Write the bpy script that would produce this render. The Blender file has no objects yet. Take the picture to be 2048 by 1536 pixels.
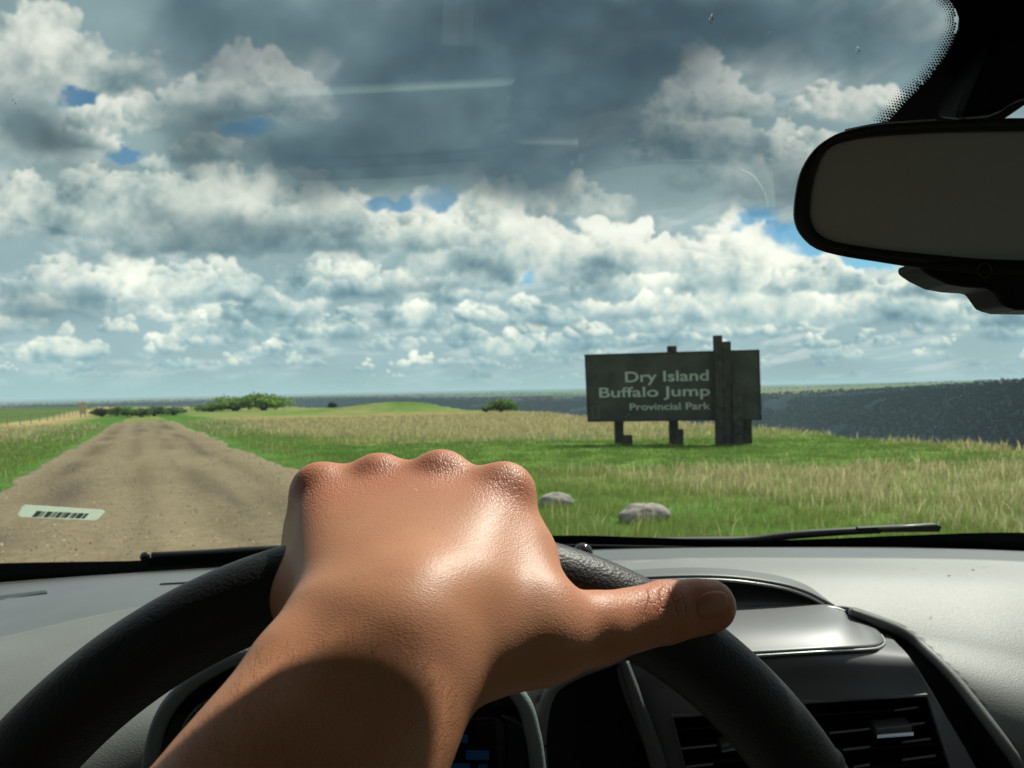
# A hand on a steering wheel, seen by the driver: gravel road, prairie, park sign and a sky full of cumulus.
import bpy, bmesh, math, random
import numpy as np
from mathutils import Matrix, Vector, Euler

random.seed(4)
RNG = np.random.default_rng(4)
C = bpy.context.scene.collection
F = 1540.0                     # focal length in pixels of the 2048 x 1536 frame
EYE = 1.35                     # height of the camera above the road
ROLL, PITCH = math.radians(1.15), math.radians(0.32)
SUN_DIR = Vector((0.40, 0.47, 0.785)).normalized()

# ------------------------------------------------------------------ camera
CAR = Matrix.Translation((0, 0, EYE)) @ Matrix.Rotation(PITCH, 4, 'X') @ Matrix.Rotation(ROLL, 4, 'Y') @ Matrix.Translation((0, 0, -EYE))
CARN = np.array(CAR)
cd = bpy.data.cameras.new('camera')
cam = bpy.data.objects.new('camera', cd)
C.objects.link(cam)
cam.matrix_world = CAR @ Matrix.Translation((0, 0, EYE)) @ Matrix.Rotation(math.radians(90), 4, 'X')
cd.sensor_width = 36.0
cd.lens = F / 2048 * 36.0
cd.clip_start, cd.clip_end = 0.02, 60000
cd.dof.use_dof = True
cd.dof.focus_distance = 0.30
cd.dof.aperture_fstop = 30.0
sc = bpy.context.scene
sc.camera = cam
sc.render.engine = 'CYCLES'
sc.view_settings.view_transform = 'Standard'
sc.view_settings.look = 'None'
sc.view_settings.exposure = 0.35
sc.view_settings.gamma = 1.0
sc.cycles.use_denoising = True
sc.cycles.max_bounces = 10
sc.cycles.transparent_max_bounces = 24
sc.cycles.sample_clamp_indirect = 6.0
sc.cycles.volume_bounces = 0

# ------------------------------------------------------------------ sun
sl = bpy.data.lights.new('sun', 'SUN')
sl.energy = 4.8
sl.angle = math.radians(0.5)
sl.color = (1.0, 0.95, 0.86)
so = bpy.data.objects.new('sun', sl)
C.objects.link(so)
so.location = (20, 20, 40)
so.rotation_euler = SUN_DIR.to_track_quat('Z', 'Y').to_euler()

# ------------------------------------------------------------------ sky: physical blue with procedurally generated clouds
def _hash(ix,iy,s):
    h=(ix.astype(np.int64)*374761393+iy.astype(np.int64)*668265263+s*974634777)&0xffffffff
    h=((h^(h>>13))*1274126177)&0xffffffff
    h=((h^(h>>16))*2246822519)&0xffffffff
    return ((h^(h>>15))&0xffffff)/float(0xffffff)
def vnoise(x,y,s=0):
    ix=np.floor(x);iy=np.floor(y);fx=x-ix;fy=y-iy
    fx=fx*fx*fx*(fx*(fx*6-15)+10);fy=fy*fy*fy*(fy*(fy*6-15)+10)
    ix=ix.astype(np.int64);iy=iy.astype(np.int64)
    a=_hash(ix,iy,s);b=_hash(ix+1,iy,s);c=_hash(ix,iy+1,s);d=_hash(ix+1,iy+1,s)
    return a+(b-a)*fx+(c-a)*fy+(a-b-c+d)*fx*fy
def fbm(x,y,o=5,s=0,g=.5):
    t=0.;a=1.;n=0.
    for i in range(o):
        t=t+a*vnoise(x,y,s+i*17);n+=a;a*=g;x=x*2.03+7.1;y=y*1.97+3.3
    return t/n
def sm(a,b,x):
    t=np.clip((x-a)/(b-a),0,1);return t*t*(3-2*t)
# art direction of the cloud cover, in picture pixels of the photograph's frame
DARK=[(420,50,190,110,.8),(640,40,120,60,.45),(1000,60,260,130,.9),(1350,40,330,120,1.0),(1700,80,240,90,.8),(900,190,290,110,.85),(1160,200,190,90,.75),(740,310,240,75,1.0),(880,350,120,45,.8),(600,320,110,50,.8),(1090,320,120,80,.75),(60,270,110,62,1.0),(390,250,75,70,.55),(400,300,50,60,.5),(1480,330,330,85,.42),(1500,400,260,45,.35),(1700,360,200,60,.4),(500,475,190,38,.6),(330,450,140,50,.4),(80,560,110,80,.35),(40,620,120,40,.35),(840,575,90,24,.5),(1180,570,80,22,.45),(1200,640,90,14,.4),(-200,120,200,120,.5),(2300,200,300,200,.5),(1380,270,110,50,.35),(200,640,180,50,.30)]
GAP=[(165,195,42,20,1.2),(245,297,36,16,1.2),(480,256,60,24,.75),(590,367,22,10,.8),(790,410,62,13,1.1),(890,402,30,26,.9),(1510,438,36,26,1.2),(1570,470,55,24,1.1),(1640,505,75,18,1.0),(1740,535,80,14,.9),(1065,558,18,14,.8),(290,515,22,10,.6),(1480,470,20,12,.8),(1050,420,14,14,.6)]
def field(u,v,L):
    f=np.zeros_like(u)
    for a,b,ra,rb,w in L:
        q=((u-a)/ra)**2+((v-b)/rb)**2
        f=1-(1-f)*(1-np.clip(w,0,.97)*np.exp(-q*.75)) if w<=1 else np.maximum(f,np.minimum(w*np.exp(-q*.75),1.2))
    return f
U0,U1,V0,V1,ST=-260,2310,-160,830,2
def lin(c): return (np.array(c)/255.)**2.2
def paint():
    u,v=np.meshgrid(np.arange(U0,U1,ST)+1.,np.arange(V0,V1,ST)+1.)
    H,W=u.shape
    rng=np.random.default_rng(11)
    zz=np.clip((800-v)/800,0,1.3); sc=.22+.95*zz
    # warps
    w1x=fbm(u/210,v/170,4,1)-.5;w1y=fbm(u/210,v/170,4,2)-.5
    w2x=fbm(u/46,v/40,4,3,.6)-.5;w2y=fbm(u/46,v/40,4,4,.6)-.5
    n1=fbm(u/120,v/90,5,21)
    n2=fbm(u/330,v/210,4,22)
    # -- clear sky left open, cover starts at a thin grey veil
    img=np.zeros((H,W,3)); cov=np.zeros((H,W))
    def over(c,a,sl=(slice(None),slice(None))):
        A=a[...,None]
        img[sl]=img[sl]*(1-A)+c*A
        cov[sl]=cov[sl]*(1-a)+a
    # far haze-grey background cover: mid tones
    lum=.50+.16*(n2-.5)+.30*(n1-.5)
    low=np.exp(-zz/.25)
    col=lin([146,168,174])*(1-low[...,None])+lin([146,171,179])*low[...,None]
    col=col*(.80+.9*(lum[...,None]-.40))
    wis=sm(.47,.80,fbm((u+w1x*120)/(150*sc+40),(v+w1y*120)/(120*sc+30),5,61,.55))[...,None]*(1-.75*low[...,None])
    col=col*(1-wis*.85)+lin([212,217,214])*wis*.85
    G=field(u+(w1x*70+w2x*60)*sc,v+(w1y*60+w2y*60)*sc,GAP)
    gap=sm(.25,.75,G+.5*(n1-.5))
    over(col,np.clip(1-gap*1.0,0,1)*.97)
    # -- cumulus heaps
    heaps=[]
    def heap(uc,vb,w,h,top=.9,base=.45,n=None,soft=.25,flat=1.): heaps.append((uc,vb,w,h,top,base,n,soft,flat))
    # rows of distant clouds, smaller and lower towards the horizon
    for vb,hh,ww,cnt,tp in ((774,9,80,28,.58),(760,19,85,24,.66),(740,35,95,20,.76),(712,54,110,17,.84),(680,74,130,14,.88),(642,94,155,12,.90),(598,110,175,9,.90)):
        for i in range(cnt):
            uc=U0+(i+rng.uniform(.1,.9))*(U1-U0)/cnt; s=rng.uniform(.6,1.25)
            heap(uc,vb+rng.normal()*9,ww*s*rng.uniform(.8,1.3),hh*s*rng.uniform(.7,1.15),tp*rng.uniform(.86,1.08),.50+rng.uniform(-.03,.06))
    # the heaps one can tell apart
    for a in ((1480,640,300,205,.97,.56),(1385,590,160,120,.97,.58),(1640,650,260,130,.92,.55),(1800,650,260,120,.90,.55),(1980,655,240,125,.88,.54),(1240,555,260,120,.93,.54),(1420,650,200,90,.9,.55),
              (1000,560,250,205,.93,.50),(1090,570,200,110,.94,.54),(862,500,160,112,.98,.55),(735,505,210,120,.92,.50),(660,480,150,80,.88,.54),
              (450,520,470,200,.86,.42),(250,455,340,140,.86,.52),(60,470,260,130,.78,.48),(600,470,240,130,.90,.52),
              (250,620,210,120,.90,.50),(440,610,210,100,.90,.52),(560,640,180,90,.80,.50),(110,600,200,90,.80,.48),(700,600,220,90,.82,.50),(880,615,190,80,.84,.50),
              (400,700,110,90,.86,.50),(320,650,130,80,.86,.48),(820,665,120,95,.86,.52),(1060,660,180,70,.80,.50),(930,690,160,40,.78,.50),(1330,690,180,60,.80,.52),(80,725,120,50,.74,.50),(560,715,150,50,.78,.50),
              (500,240,300,160,.95,.50),(600,250,110,120,.97,.58),(250,260,260,90,.92,.56),(170,300,120,80,.90,.56),(420,330,150,80,.84,.5),(310,250,200,70,.88,.52),(80,200,360,190,.70,.54),
              (1400,325,230,190,.97,.52),(1340,335,130,110,.97,.56),(1450,240,160,95,.94,.56),(1690,242,230,80,.98,.62),(1650,225,130,65,.99,.66),(1760,235,120,75,.97,.6),(1590,310,46,60,.92,.6),(1570,390,400,140,.70,.48),(1980,480,300,120,.8,.5),(1150,440,170,90,.80,.50)):
        heap(*a)
    heaps.sort(key=lambda q:-q[1])
    L=np.array([.50,-.72,.30]);L/=np.linalg.norm(L)
    lowc=lambda vb: np.exp(-np.clip((800-vb)/800,0,1.3)/.22)
    xs=np.array([.10,.24,.38,.52,.66,.80,.93])
    R=[60,82,113,155,196,226,243];Gc=[79,105,135,169,202,227,241];B=[91,116,142,170,199,220,235]
    pal=[np.interp(np.linspace(.1,.95,256),xs,c)/255. for c in (R,Gc,B)]
    for uc,vb,w,h,top,base,n,soft,flat in heaps:
        n=n or int(np.clip(9+w*h/420,12,70))
        lw=lowc(vb)
        for i in range(n):
            f=i/(n-1)                     # 0 = back and top, 1 = front and base
            x=rng.normal()*.25; x=np.clip(x,-.55,.55)
            prof=max(.12,(1-(abs(x)/.56)**1.6))*rng.uniform(.65,1.05)
            yy=prof*h*(1-f*.9)
            r=h*rng.uniform(.16,.34)*(.75+.55*f)
            r=min(r,w*.2)
            cx=uc+x*w; cy=vb-max(yy,r*.55)
            ra=r*rng.uniform(1.0,1.5)
            i0=int((cy-1.7*r-V0)/ST);i1=int((cy+1.7*r-V0)/ST)+1;j0=int((cx-1.7*ra-U0)/ST);j1=int((cx+1.7*ra-U0)/ST)+1
            i0=max(i0,0);j0=max(j0,0);i1=min(i1,H);j1=min(j1,W)
            if i1-i0<1 or j1-j0<1: continue
            sl=(slice(i0,i1),slice(j0,j1))
            k=min(1.,r/34.)
            dx=(u[sl]-cx+w2x[sl]*46*k*1.5)/ra; dy=(v[sl]-cy+w2y[sl]*40*k*1.5)/r
            dy=np.where(dy>0,dy*1.25,dy)
            d=np.sqrt(dx*dx+dy*dy)
            nz=np.sqrt(np.clip(1-d*d,0,1))
            lam=np.clip(dx*L[0]+dy*L[1]+nz*L[2],-.4,1)
            hf=np.clip((vb-v[sl])/h,0,1)
            b=base-.03+(top*1.07-base+.03)*np.clip(.04+.46*hf+.74*lam*(.45+.55*hf)-.06*f,0,1.05)
            b=b-.05+.55*(n1[sl]-.5)+.26*(w2x[sl]+w2y[sl])
            a=sm(1.0,.62,d+.5*w2x[sl])*sm(-.06,.42,(vb-v[sl])/h+.06+.5*(n1[sl]-.5))
            a=a*(.92-.25*lw)
            idx=np.clip((b-.1)/.85*255,0,255).astype(int)
            c=np.stack([p[idx] for p in pal],-1)
            t=sm(.45,.75,b)[...,None]
            c=c*(1-lw)+c*(np.array([.86,1.0,1.06])*(1-t)+np.array([1.0,1.0,.95])*t)*lw
            over(np.clip(c,0,1)**2.2,a,sl)
    # reopen the strongest blue gaps
    q_=1-sm(.50,.95,G+.5*(n1-.5))*.9
    cov=cov*q_;img=img*q_[...,None]
    # -- soft dark undersides overhead, nearest
    D=field(u+(w1x*170+w2x*30)*sc,v+(w1y*120+w2y*26)*sc,DARK)
    D2=sm(.12,.95,D+.22*(n1-.5))
    dl=np.clip(.40-.25*D+.26*(n1-.5)+.16*(n2-.5),.10,.6)
    idx=np.clip((dl-.1)/.85*255,0,255).astype(int)
    c=np.stack([p[idx] for p in pal],-1)**2.2
    A=D2*.94
    img=img*(1-A[...,None])+c*A[...,None];cov=cov*(1-A)+A
    # milky air above the horizon
    h2=(.26*np.exp(-zz/.16))[...,None]
    img=img*(1-h2)+lin([164,183,186])*h2; cov=cov*(1-h2[...,0])+h2[...,0]
    hz=(sm(.10,.0,zz)*.85)[...,None]
    img=img*(1-hz)+lin([146,176,178])*hz; cov=np.clip(cov+hz[...,0],0,1)
    img=img/np.maximum(cov,1e-3)[...,None] if False else img
    return u,v,img,cov
def sky_images():
    u, v, col, cov = paint()
    W, H = 5120, 1280                       # upper half of the sphere only is filled
    az = np.pi / 2 - (np.pi * 2) * (0.5 - (np.arange(W) + .5) / W)      # placeholder, replaced below
    lon = (0.5 - (np.arange(W) + .5) / W) * 2 * np.pi                     # atan2(y, x)
    lat = (np.arange(H) + .5) / H * np.pi / 2
    lo, la = np.meshgrid(lon, lat)
    d = np.stack([np.cos(la) * np.cos(lo), np.cos(la) * np.sin(lo), np.sin(la)], -1)
    # the rest of the sky: broken grey-white cover
    q = 1 / (d[..., 2] + .22)
    X, Y = d[..., 0] * q, d[..., 1] * q
    n = fbm(X * 2.1 + 3, Y * 2.1, 4, 71); n3 = fbm(X * 5, Y * 5, 3, 75)
    lum = (.34 + .9 * (n - .5) + .4 * (n3 - .5)).clip(.12, .8)[..., None]
    g = lum * np.array([.96, 1.0, 1.02]); gc = sm(.33, .48, n + .25 * (n3 - .5))
    out = g * gc[..., None]; oc = gc
    R = CARN[:3, :3]
    e = d @ R                                # into the camera's axes
    ok = e[..., 1] > .25
    uu = 1024 + F * e[..., 0] / np.where(ok, e[..., 1], 1); vv = 768 - F * e[..., 2] / np.where(ok, e[..., 1], 1)
    m = ok & (uu > U0 + 4) & (uu < U1 - 6) & (vv > V0 + 4) & (vv < V1 - 6)
    x = (uu[m] - U0 - 1) / ST; y = (vv[m] - V0 - 1) / ST
    ix = x.astype(int); iy = y.astype(int); fx = (x - ix)[:, None]; fy = (y - iy)[:, None]
    P = np.concatenate([col, cov[..., None]], -1)
    s = (P[iy, ix] * (1 - fx) + P[iy, ix + 1] * fx) * (1 - fy) + (P[iy + 1, ix] * (1 - fx) + P[iy + 1, ix + 1] * fx) * fy
    edge = np.minimum.reduce([(uu[m] - U0 - 4) / 150, (U1 - 6 - uu[m]) / 150, (vv[m] - V0 - 4) / 110]).clip(0, 1)[:, None]
    out[m] = s[:, :3] * edge + out[m] * (1 - edge); oc[m] = s[:, 3] * edge[:, 0] + oc[m] * (1 - edge[:, 0])
    def image(name, rgb):
        full = np.zeros((2 * H, W, 4), np.float32); full[..., 3] = 1
        full[H:, :, :3] = rgb; full[:H, :, :3] = rgb[:1].mean(axis=(0, 1)) * .5
        im = bpy.data.images.new(name, W, 2 * H, alpha=False, float_buffer=True)
        im.colorspace_settings.name = 'Linear Rec.709' if name == 'cloud_light' else 'Non-Color'
        im.pixels.foreach_set(full.ravel()); im.update(); im.pack()
        return im
    return image('cloud_light', out), image('cloud_cover', np.repeat(oc[..., None], 3, -1))

world = bpy.data.worlds.new('World')
sc.world = world
world.use_nodes = True
wt = world.node_tree; wn = wt.nodes; wn.clear()
w_out = wn.new('ShaderNodeOutputWorld'); w_bg = wn.new('ShaderNodeBackground')
w_sky = wn.new('ShaderNodeTexSky'); w_sky.sky_type = 'NISHITA'; w_sky.sun_disc = False
w_sky.sun_elevation = math.asin(SUN_DIR.z); w_sky.sun_rotation = math.atan2(SUN_DIR.x, SUN_DIR.y)
w_sky.air_density = 1.0; w_sky.dust_density = 0.3; w_sky.ozone_density = 2.0
im_l, im_c = sky_images()
t_l = wn.new('ShaderNodeTexEnvironment'); t_l.image = im_l
t_c = wn.new('ShaderNodeTexEnvironment'); t_c.image = im_c
inv = wn.new('ShaderNodeMath'); inv.operation = 'SUBTRACT'; inv.inputs[0].default_value = 1
mul = wn.new('ShaderNodeVectorMath'); mul.operation = 'SCALE'
gain = wn.new('ShaderNodeVectorMath'); gain.operation = 'SCALE'; gain.inputs['Scale'].default_value = 10.8
add = wn.new('ShaderNodeVectorMath'); add.operation = 'ADD'
L = wt.links.new
L(t_c.outputs['Color'], inv.inputs[1]); L(w_sky.outputs[0], mul.inputs[0]); L(inv.outputs[0], mul.inputs['Scale'])
tone = wn.new('ShaderNodeVectorMath'); tone.operation = 'MULTIPLY'; tone.inputs[1].default_value = (.42, .72, .80)
L(t_l.outputs['Color'], gain.inputs[0]); L(mul.outputs[0], tone.inputs[0]); L(tone.outputs[0], add.inputs[0]); L(gain.outputs[0], add.inputs[1])
L(add.outputs[0], w_bg.inputs['Color']); w_bg.inputs['Strength'].default_value = 0.1
L(w_bg.outputs[0], w_out.inputs['Surface'])

# ------------------------------------------------------------------ helpers
def mat(name, col, rough=.6, metal=0., bump=None, var=None, spec=.5, coat=0., sheen=0., coords='Object', bump2=None):
    """bump = (scale, strength, distance); var = (scale, amount) mottling of the colour"""
    m = bpy.data.materials.new(name); m.use_nodes = True
    t = m.node_tree; n = t.nodes; b = n['Principled BSDF']
    b.inputs['Base Color'].default_value = (*col, 1); b.inputs['Roughness'].default_value = rough
    b.inputs['Metallic'].default_value = metal; b.inputs['Specular IOR Level'].default_value = spec
    b.inputs['Coat Weight'].default_value = coat
    tc = n.new('ShaderNodeTexCoord')
    if var:
        no = n.new('ShaderNodeTexNoise'); no.inputs['Scale'].default_value = var[0]; no.inputs['Detail'].default_value = 6
        t.links.new(tc.outputs[coords], no.inputs['Vector'])
        mr = n.new('ShaderNodeMapRange'); mr.inputs['From Min'].default_value = .3; mr.inputs['From Max'].default_value = .7
        mr.inputs['To Min'].default_value = 1 - var[1]; mr.inputs['To Max'].default_value = 1 + var[1]
        t.links.new(no.outputs[0], mr.inputs['Value'])
        s = n.new('ShaderNodeVectorMath'); s.operation = 'SCALE'; s.inputs[0].default_value = col
        t.links.new(mr.outputs[0], s.inputs['Scale']); t.links.new(s.outputs[0], b.inputs['Base Color'])
    last = None
    for k, bp in enumerate((bump, bump2)):
        if not bp: continue
        kind = bp[3] if len(bp) > 3 else 'noise'
        if kind == 'noise':
            tx = n.new('ShaderNodeTexNoise'); tx.inputs['Detail'].default_value = 4
        else:
            tx = n.new('ShaderNodeTexVoronoi'); tx.feature = 'F1' if kind == 'cells' else 'DISTANCE_TO_EDGE'
        tx.inputs['Scale'].default_value = bp[0]
        t.links.new(tc.outputs[coords], tx.inputs['Vector'])
        bn = n.new('ShaderNodeBump'); bn.inputs['Strength'].default_value = bp[1]; bn.inputs['Distance'].default_value = bp[2]
        t.links.new(tx.outputs['Distance' if kind != 'noise' else 0], bn.inputs['Height'])
        if last: t.links.new(last.outputs[0], bn.inputs['Normal'])
        last = bn
    if last: t.links.new(last.outputs[0], b.inputs['Normal'])
    return m

def mesh(name, verts, faces, m=None, parent=None, smooth=True, mats=None, fm=None):
    me = bpy.data.meshes.new(name)
    me.from_pydata([tuple(map(float, v)) for v in verts], [], [tuple(int(i) for i in f) for f in faces])
    for x in (mats or [m]): me.materials.append(x)
    if fm is not None: me.polygons.foreach_set('material_index', list(fm))
    if smooth: me.polygons.foreach_set('use_smooth', [True] * len(me.polygons))
    me.update()
    o = bpy.data.objects.new(name, me); C.objects.link(o)
    if parent: o.parent = parent
    return o

def mesh_np(name, V, Fc, m, parent=None, smooth=False, col=None):
    """fast mesh from numpy arrays; every face has the same number of corners"""
    me = bpy.data.meshes.new(name); k = Fc.shape[1]
    me.vertices.add(len(V)); me.vertices.foreach_set('co', np.asarray(V, np.float32).ravel())
    me.loops.add(Fc.size); me.loops.foreach_set('vertex_index', Fc.astype(np.int32).ravel())
    me.polygons.add(len(Fc)); me.polygons.foreach_set('loop_start', np.arange(len(Fc), dtype=np.int32) * k)
    me.update(calc_edges=True)
    me.polygons.foreach_set('use_smooth', np.full(len(Fc), smooth))
    if col is not None:
        a = me.color_attributes.new('tint', 'FLOAT_COLOR', 'POINT')
        c4 = np.ones((len(V), 4), np.float32); c4[:, :3] = col; a.data.foreach_set('color', c4.ravel())
    me.materials.append(m); me.update()
    o = bpy.data.objects.new(name, me); C.objects.link(o)
    if parent: o.parent = parent
    return o

def tag(o, label=None, cat=None, group=None, kind=None):
    if label: o['label'] = label
    if cat: o['category'] = cat
    if group: o['group'] = group
    if kind: o['kind'] = kind
    return o

def empty(name, loc=(0, 0, 0), rz=0):
    o = bpy.data.objects.new(name, None); C.objects.link(o); o.location = loc; o.rotation_euler = (0, 0, rz)
    o.empty_display_size = .1
    return o

def K(u, v, d):
    """point of the car's own space seen at picture pixel u, v at depth d"""
    return np.array([(u - 1024) / F * d, d, EYE - (v - 768) / F * d])

def cr(P, n):
    """Catmull-Rom through the points P (k x dims), n samples"""
    P = np.asarray(P, float); k = len(P)
    Q = np.concatenate([2 * P[:1] - P[1:2], P, 2 * P[-1:] - P[-2:-1]])
    t = np.linspace(0, k - 1, n); i = np.minimum(t.astype(int), k - 2); f = (t - i)[:, None]
    a, b, c, d = Q[i], Q[i + 1], Q[i + 2], Q[i + 3]
    return .5 * (2 * b + (c - a) * f + (2 * a - 5 * b + 4 * c - d) * f * f + (3 * b - a - 3 * c + d) * f ** 3)

def grid_faces(nr, nc, close=False):
    f = []
    for i in range(nr - 1):
        for j in range(nc - (0 if close else 1)):
            j2 = (j + 1) % nc
            f.append((i * nc + j, i * nc + j2, (i + 1) * nc + j2, (i + 1) * nc + j))
    return f

def loft(name, lines, m, parent, nu=80, nv=40, thick=.0, smooth=True):
    """smooth sheet through control lines (each a list of points), given a real thickness"""
    A = np.stack([cr(l, nu) for l in lines])                 # rows x nu x 3
    S = np.stack([cr(A[:, j], nv) for j in range(nu)], 1)    # nv x nu x 3
    o = mesh(name, S.reshape(-1, 3), grid_faces(nv, nu), m, parent, smooth)
    if thick:
        md = o.modifiers.new('thickness', 'SOLIDIFY'); md.thickness = thick; md.offset = -1 if thick > 0 else 1
    return o, S

def tube(name, path, r, m, parent, n=10, samples=None, flat=1., up=(0, 0, 1)):
    P = cr(path, samples) if samples else np.asarray(path, float)
    k = len(P); r = np.interp(np.linspace(0, 1, k), np.linspace(0, 1, len(r)), r) if hasattr(r, '__len__') else np.full(k, r)
    T = np.gradient(P, axis=0); T /= np.linalg.norm(T, axis=1)[:, None] + 1e-12
    up = np.array(up, float); V = []
    for p, t, q in zip(P, T, r):
        s = np.cross(t, up); s /= np.linalg.norm(s) + 1e-12; w = np.cross(s, t)
        for a in np.arange(n) / n * 2 * np.pi:
            V.append(p + q * (np.cos(a) * s + np.sin(a) * w * flat))
    Fc = grid_faces(k, n, True)
    Fc.append(tuple(range(n))[::-1]); Fc.append(tuple((k - 1) * n + i for i in range(n)))
    return mesh(name, V, Fc, m, parent)

class MB:
    """collects boxes, prisms and rods and links them as one mesh"""
    def __init__(s): s.V = []; s.Fc = []; s.I = []
    def add(s, V, Fc, i=0):
        o = len(s.V); s.V += [tuple(v) for v in V]; s.Fc += [tuple(x + o for x in f) for f in Fc]; s.I += [i] * len(Fc); return s
    def box(s, lo, hi, i=0, M=None):
        (a, b, c), (d, e, f) = lo, hi
        V = [(a, b, c), (d, b, c), (d, e, c), (a, e, c), (a, b, f), (d, b, f), (d, e, f), (a, e, f)]
        if M is not None: V = [tuple(M @ Vector(v)) for v in V]
        return s.add(V, [(3, 2, 1, 0), (4, 5, 6, 7), (0, 1, 5, 4), (1, 2, 6, 5), (2, 3, 7, 6), (3, 0, 4, 7)], i)
    def prism(s, front, back, i=0):
        n = len(front); V = list(front) + list(back)
        Fc = [tuple(range(n)), tuple(range(2 * n - 1, n - 1, -1))] + [(k, k + n, (k + 1) % n + n, (k + 1) % n) for k in range(n)]
        return s.add(V, Fc, i)
    def rod(s, a, b, r0, r1, n=8, i=0):
        a = np.array(a, float); b = np.array(b, float); t = b - a; t /= np.linalg.norm(t)
        u = np.cross(t, (0, 0, 1) if abs(t[2]) < .9 else (1, 0, 0)); u /= np.linalg.norm(u); w = np.cross(t, u)
        A = [a + r0 * (np.cos(q) * u + np.sin(q) * w) for q in np.arange(n) / n * 2 * np.pi]
        B = [b + r1 * (np.cos(q) * u + np.sin(q) * w) for q in np.arange(n) / n * 2 * np.pi]
        return s.prism(A, B, i)
    def build(s, name, m, parent=None, bevel=0, smooth=False, mats=None, seg=2):
        o = mesh(name, s.V, s.Fc, m, parent, smooth, mats, s.I if mats else None)
        if bevel:
            md = o.modifiers.new('bevel', 'BEVEL'); md.width = bevel; md.segments = seg; md.limit_method = 'ANGLE'
        return o

# ------------------------------------------------------------------ terrain
def smooth(a, b, x):
    t = np.clip((x - a) / (b - a), 0, 1); return t * t * (3 - 2 * t)
_AZ = np.radians([-180, -90, -60, -45, -38, -30, -24, -18, -12, -7, -3, 0, 5, 10, 14, 19, 26, 33.6, 40, 60, 90, 180])
_RM = [400, 400, 420, 420, 400, 340, 280, 230, 150, 122, 100, 84, 66, 46, 40, 33, 26, 22, 21, 34, 90, 400]
_F0 = [2000, 1400, 1300, 1200, 1200, 1200, 1200, 1100, 900, 750, 700, 650, 600, 560, 540, 520, 420, 300, 260, 260, 400, 2000]
_F1 = [3000, 2400, 2200, 1900, 1800, 1750, 1700, 1600, 1400, 1250, 1150, 1100, 1050, 1000, 960, 900, 700, 520, 480, 480, 900, 3000]
_ZF = [-6, -6, -10, -14, -15, -15, -14, -13, -13, -13.5, -14, -14.5, -15, -15, -15, -13, -7, -.5, 2, 3, -4, -6]
def land(x, y):
    """height of the ground"""
    x = np.asarray(x, float); y = np.asarray(y, float)
    r = np.hypot(x, y); az = np.arctan2(x, y)
    z = np.where(y > 0, -2.77 * (1 - np.exp(-np.maximum(y, 0) / 130)), -.0213 * np.maximum(y, -60))
    far = smooth(4, 12, r)
    z = z + far * (.10 * (vnoise(x / 6 + 50, y / 6 + 9, 301) - .5) + .5 * smooth(25, 80, r) * (vnoise(x / 28 + 5, y / 28, 302) - .5))
    cx, cy = math.sin(math.radians(-8.6)) * 116, math.cos(math.radians(-8.6)) * 116
    z = z + 1.3 * np.exp(-((x - cx) / 9) ** 2 - ((y - cy) / 10) ** 2)
    rm = np.interp(az, _AZ, _RM) * (1 + .05 * (vnoise(az * 30, az * 0, 303) - .5)); f0 = np.interp(az, _AZ, _F0); f1 = np.interp(az, _AZ, _F1); zf = np.interp(az, _AZ, _ZF)
    sx = np.maximum(r - rm, 0); t1 = 1 - np.exp(-(sx / 42) ** 1.25)
    z = z * (1 - t1) + -62 * t1
    hill = (r > rm) * 1.0
    z = z + hill * smooth(0, 200, r - rm) * 14 * (vnoise(x / 120 + 7, y / 120, 304) - .5)
    # gullies in the far valley side
    t2 = smooth(0, 1, (r - f0 - 150 * (vnoise(x / 260, y / 260, 305) - .5)) / (f1 - f0))
    zfar = zf - np.where(zf < -12, 4, 10) * smooth(1200, 7000, r) + 9 * smooth(1500, 4000, r) * (vnoise(x / 900, y / 900, 306) - .5)
    return z * (1 - t2) + zfar * t2

ROAD_DIR = np.array([-.4348, .9005]); ROAD_N = np.array([.9005, .4348]); ROAD_MID, ROAD_HALF = .39, 2.68
def road_st(x, y): return x * ROAD_DIR[0] + y * ROAD_DIR[1], x * ROAD_N[0] + y * ROAD_N[1] - ROAD_MID

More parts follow.
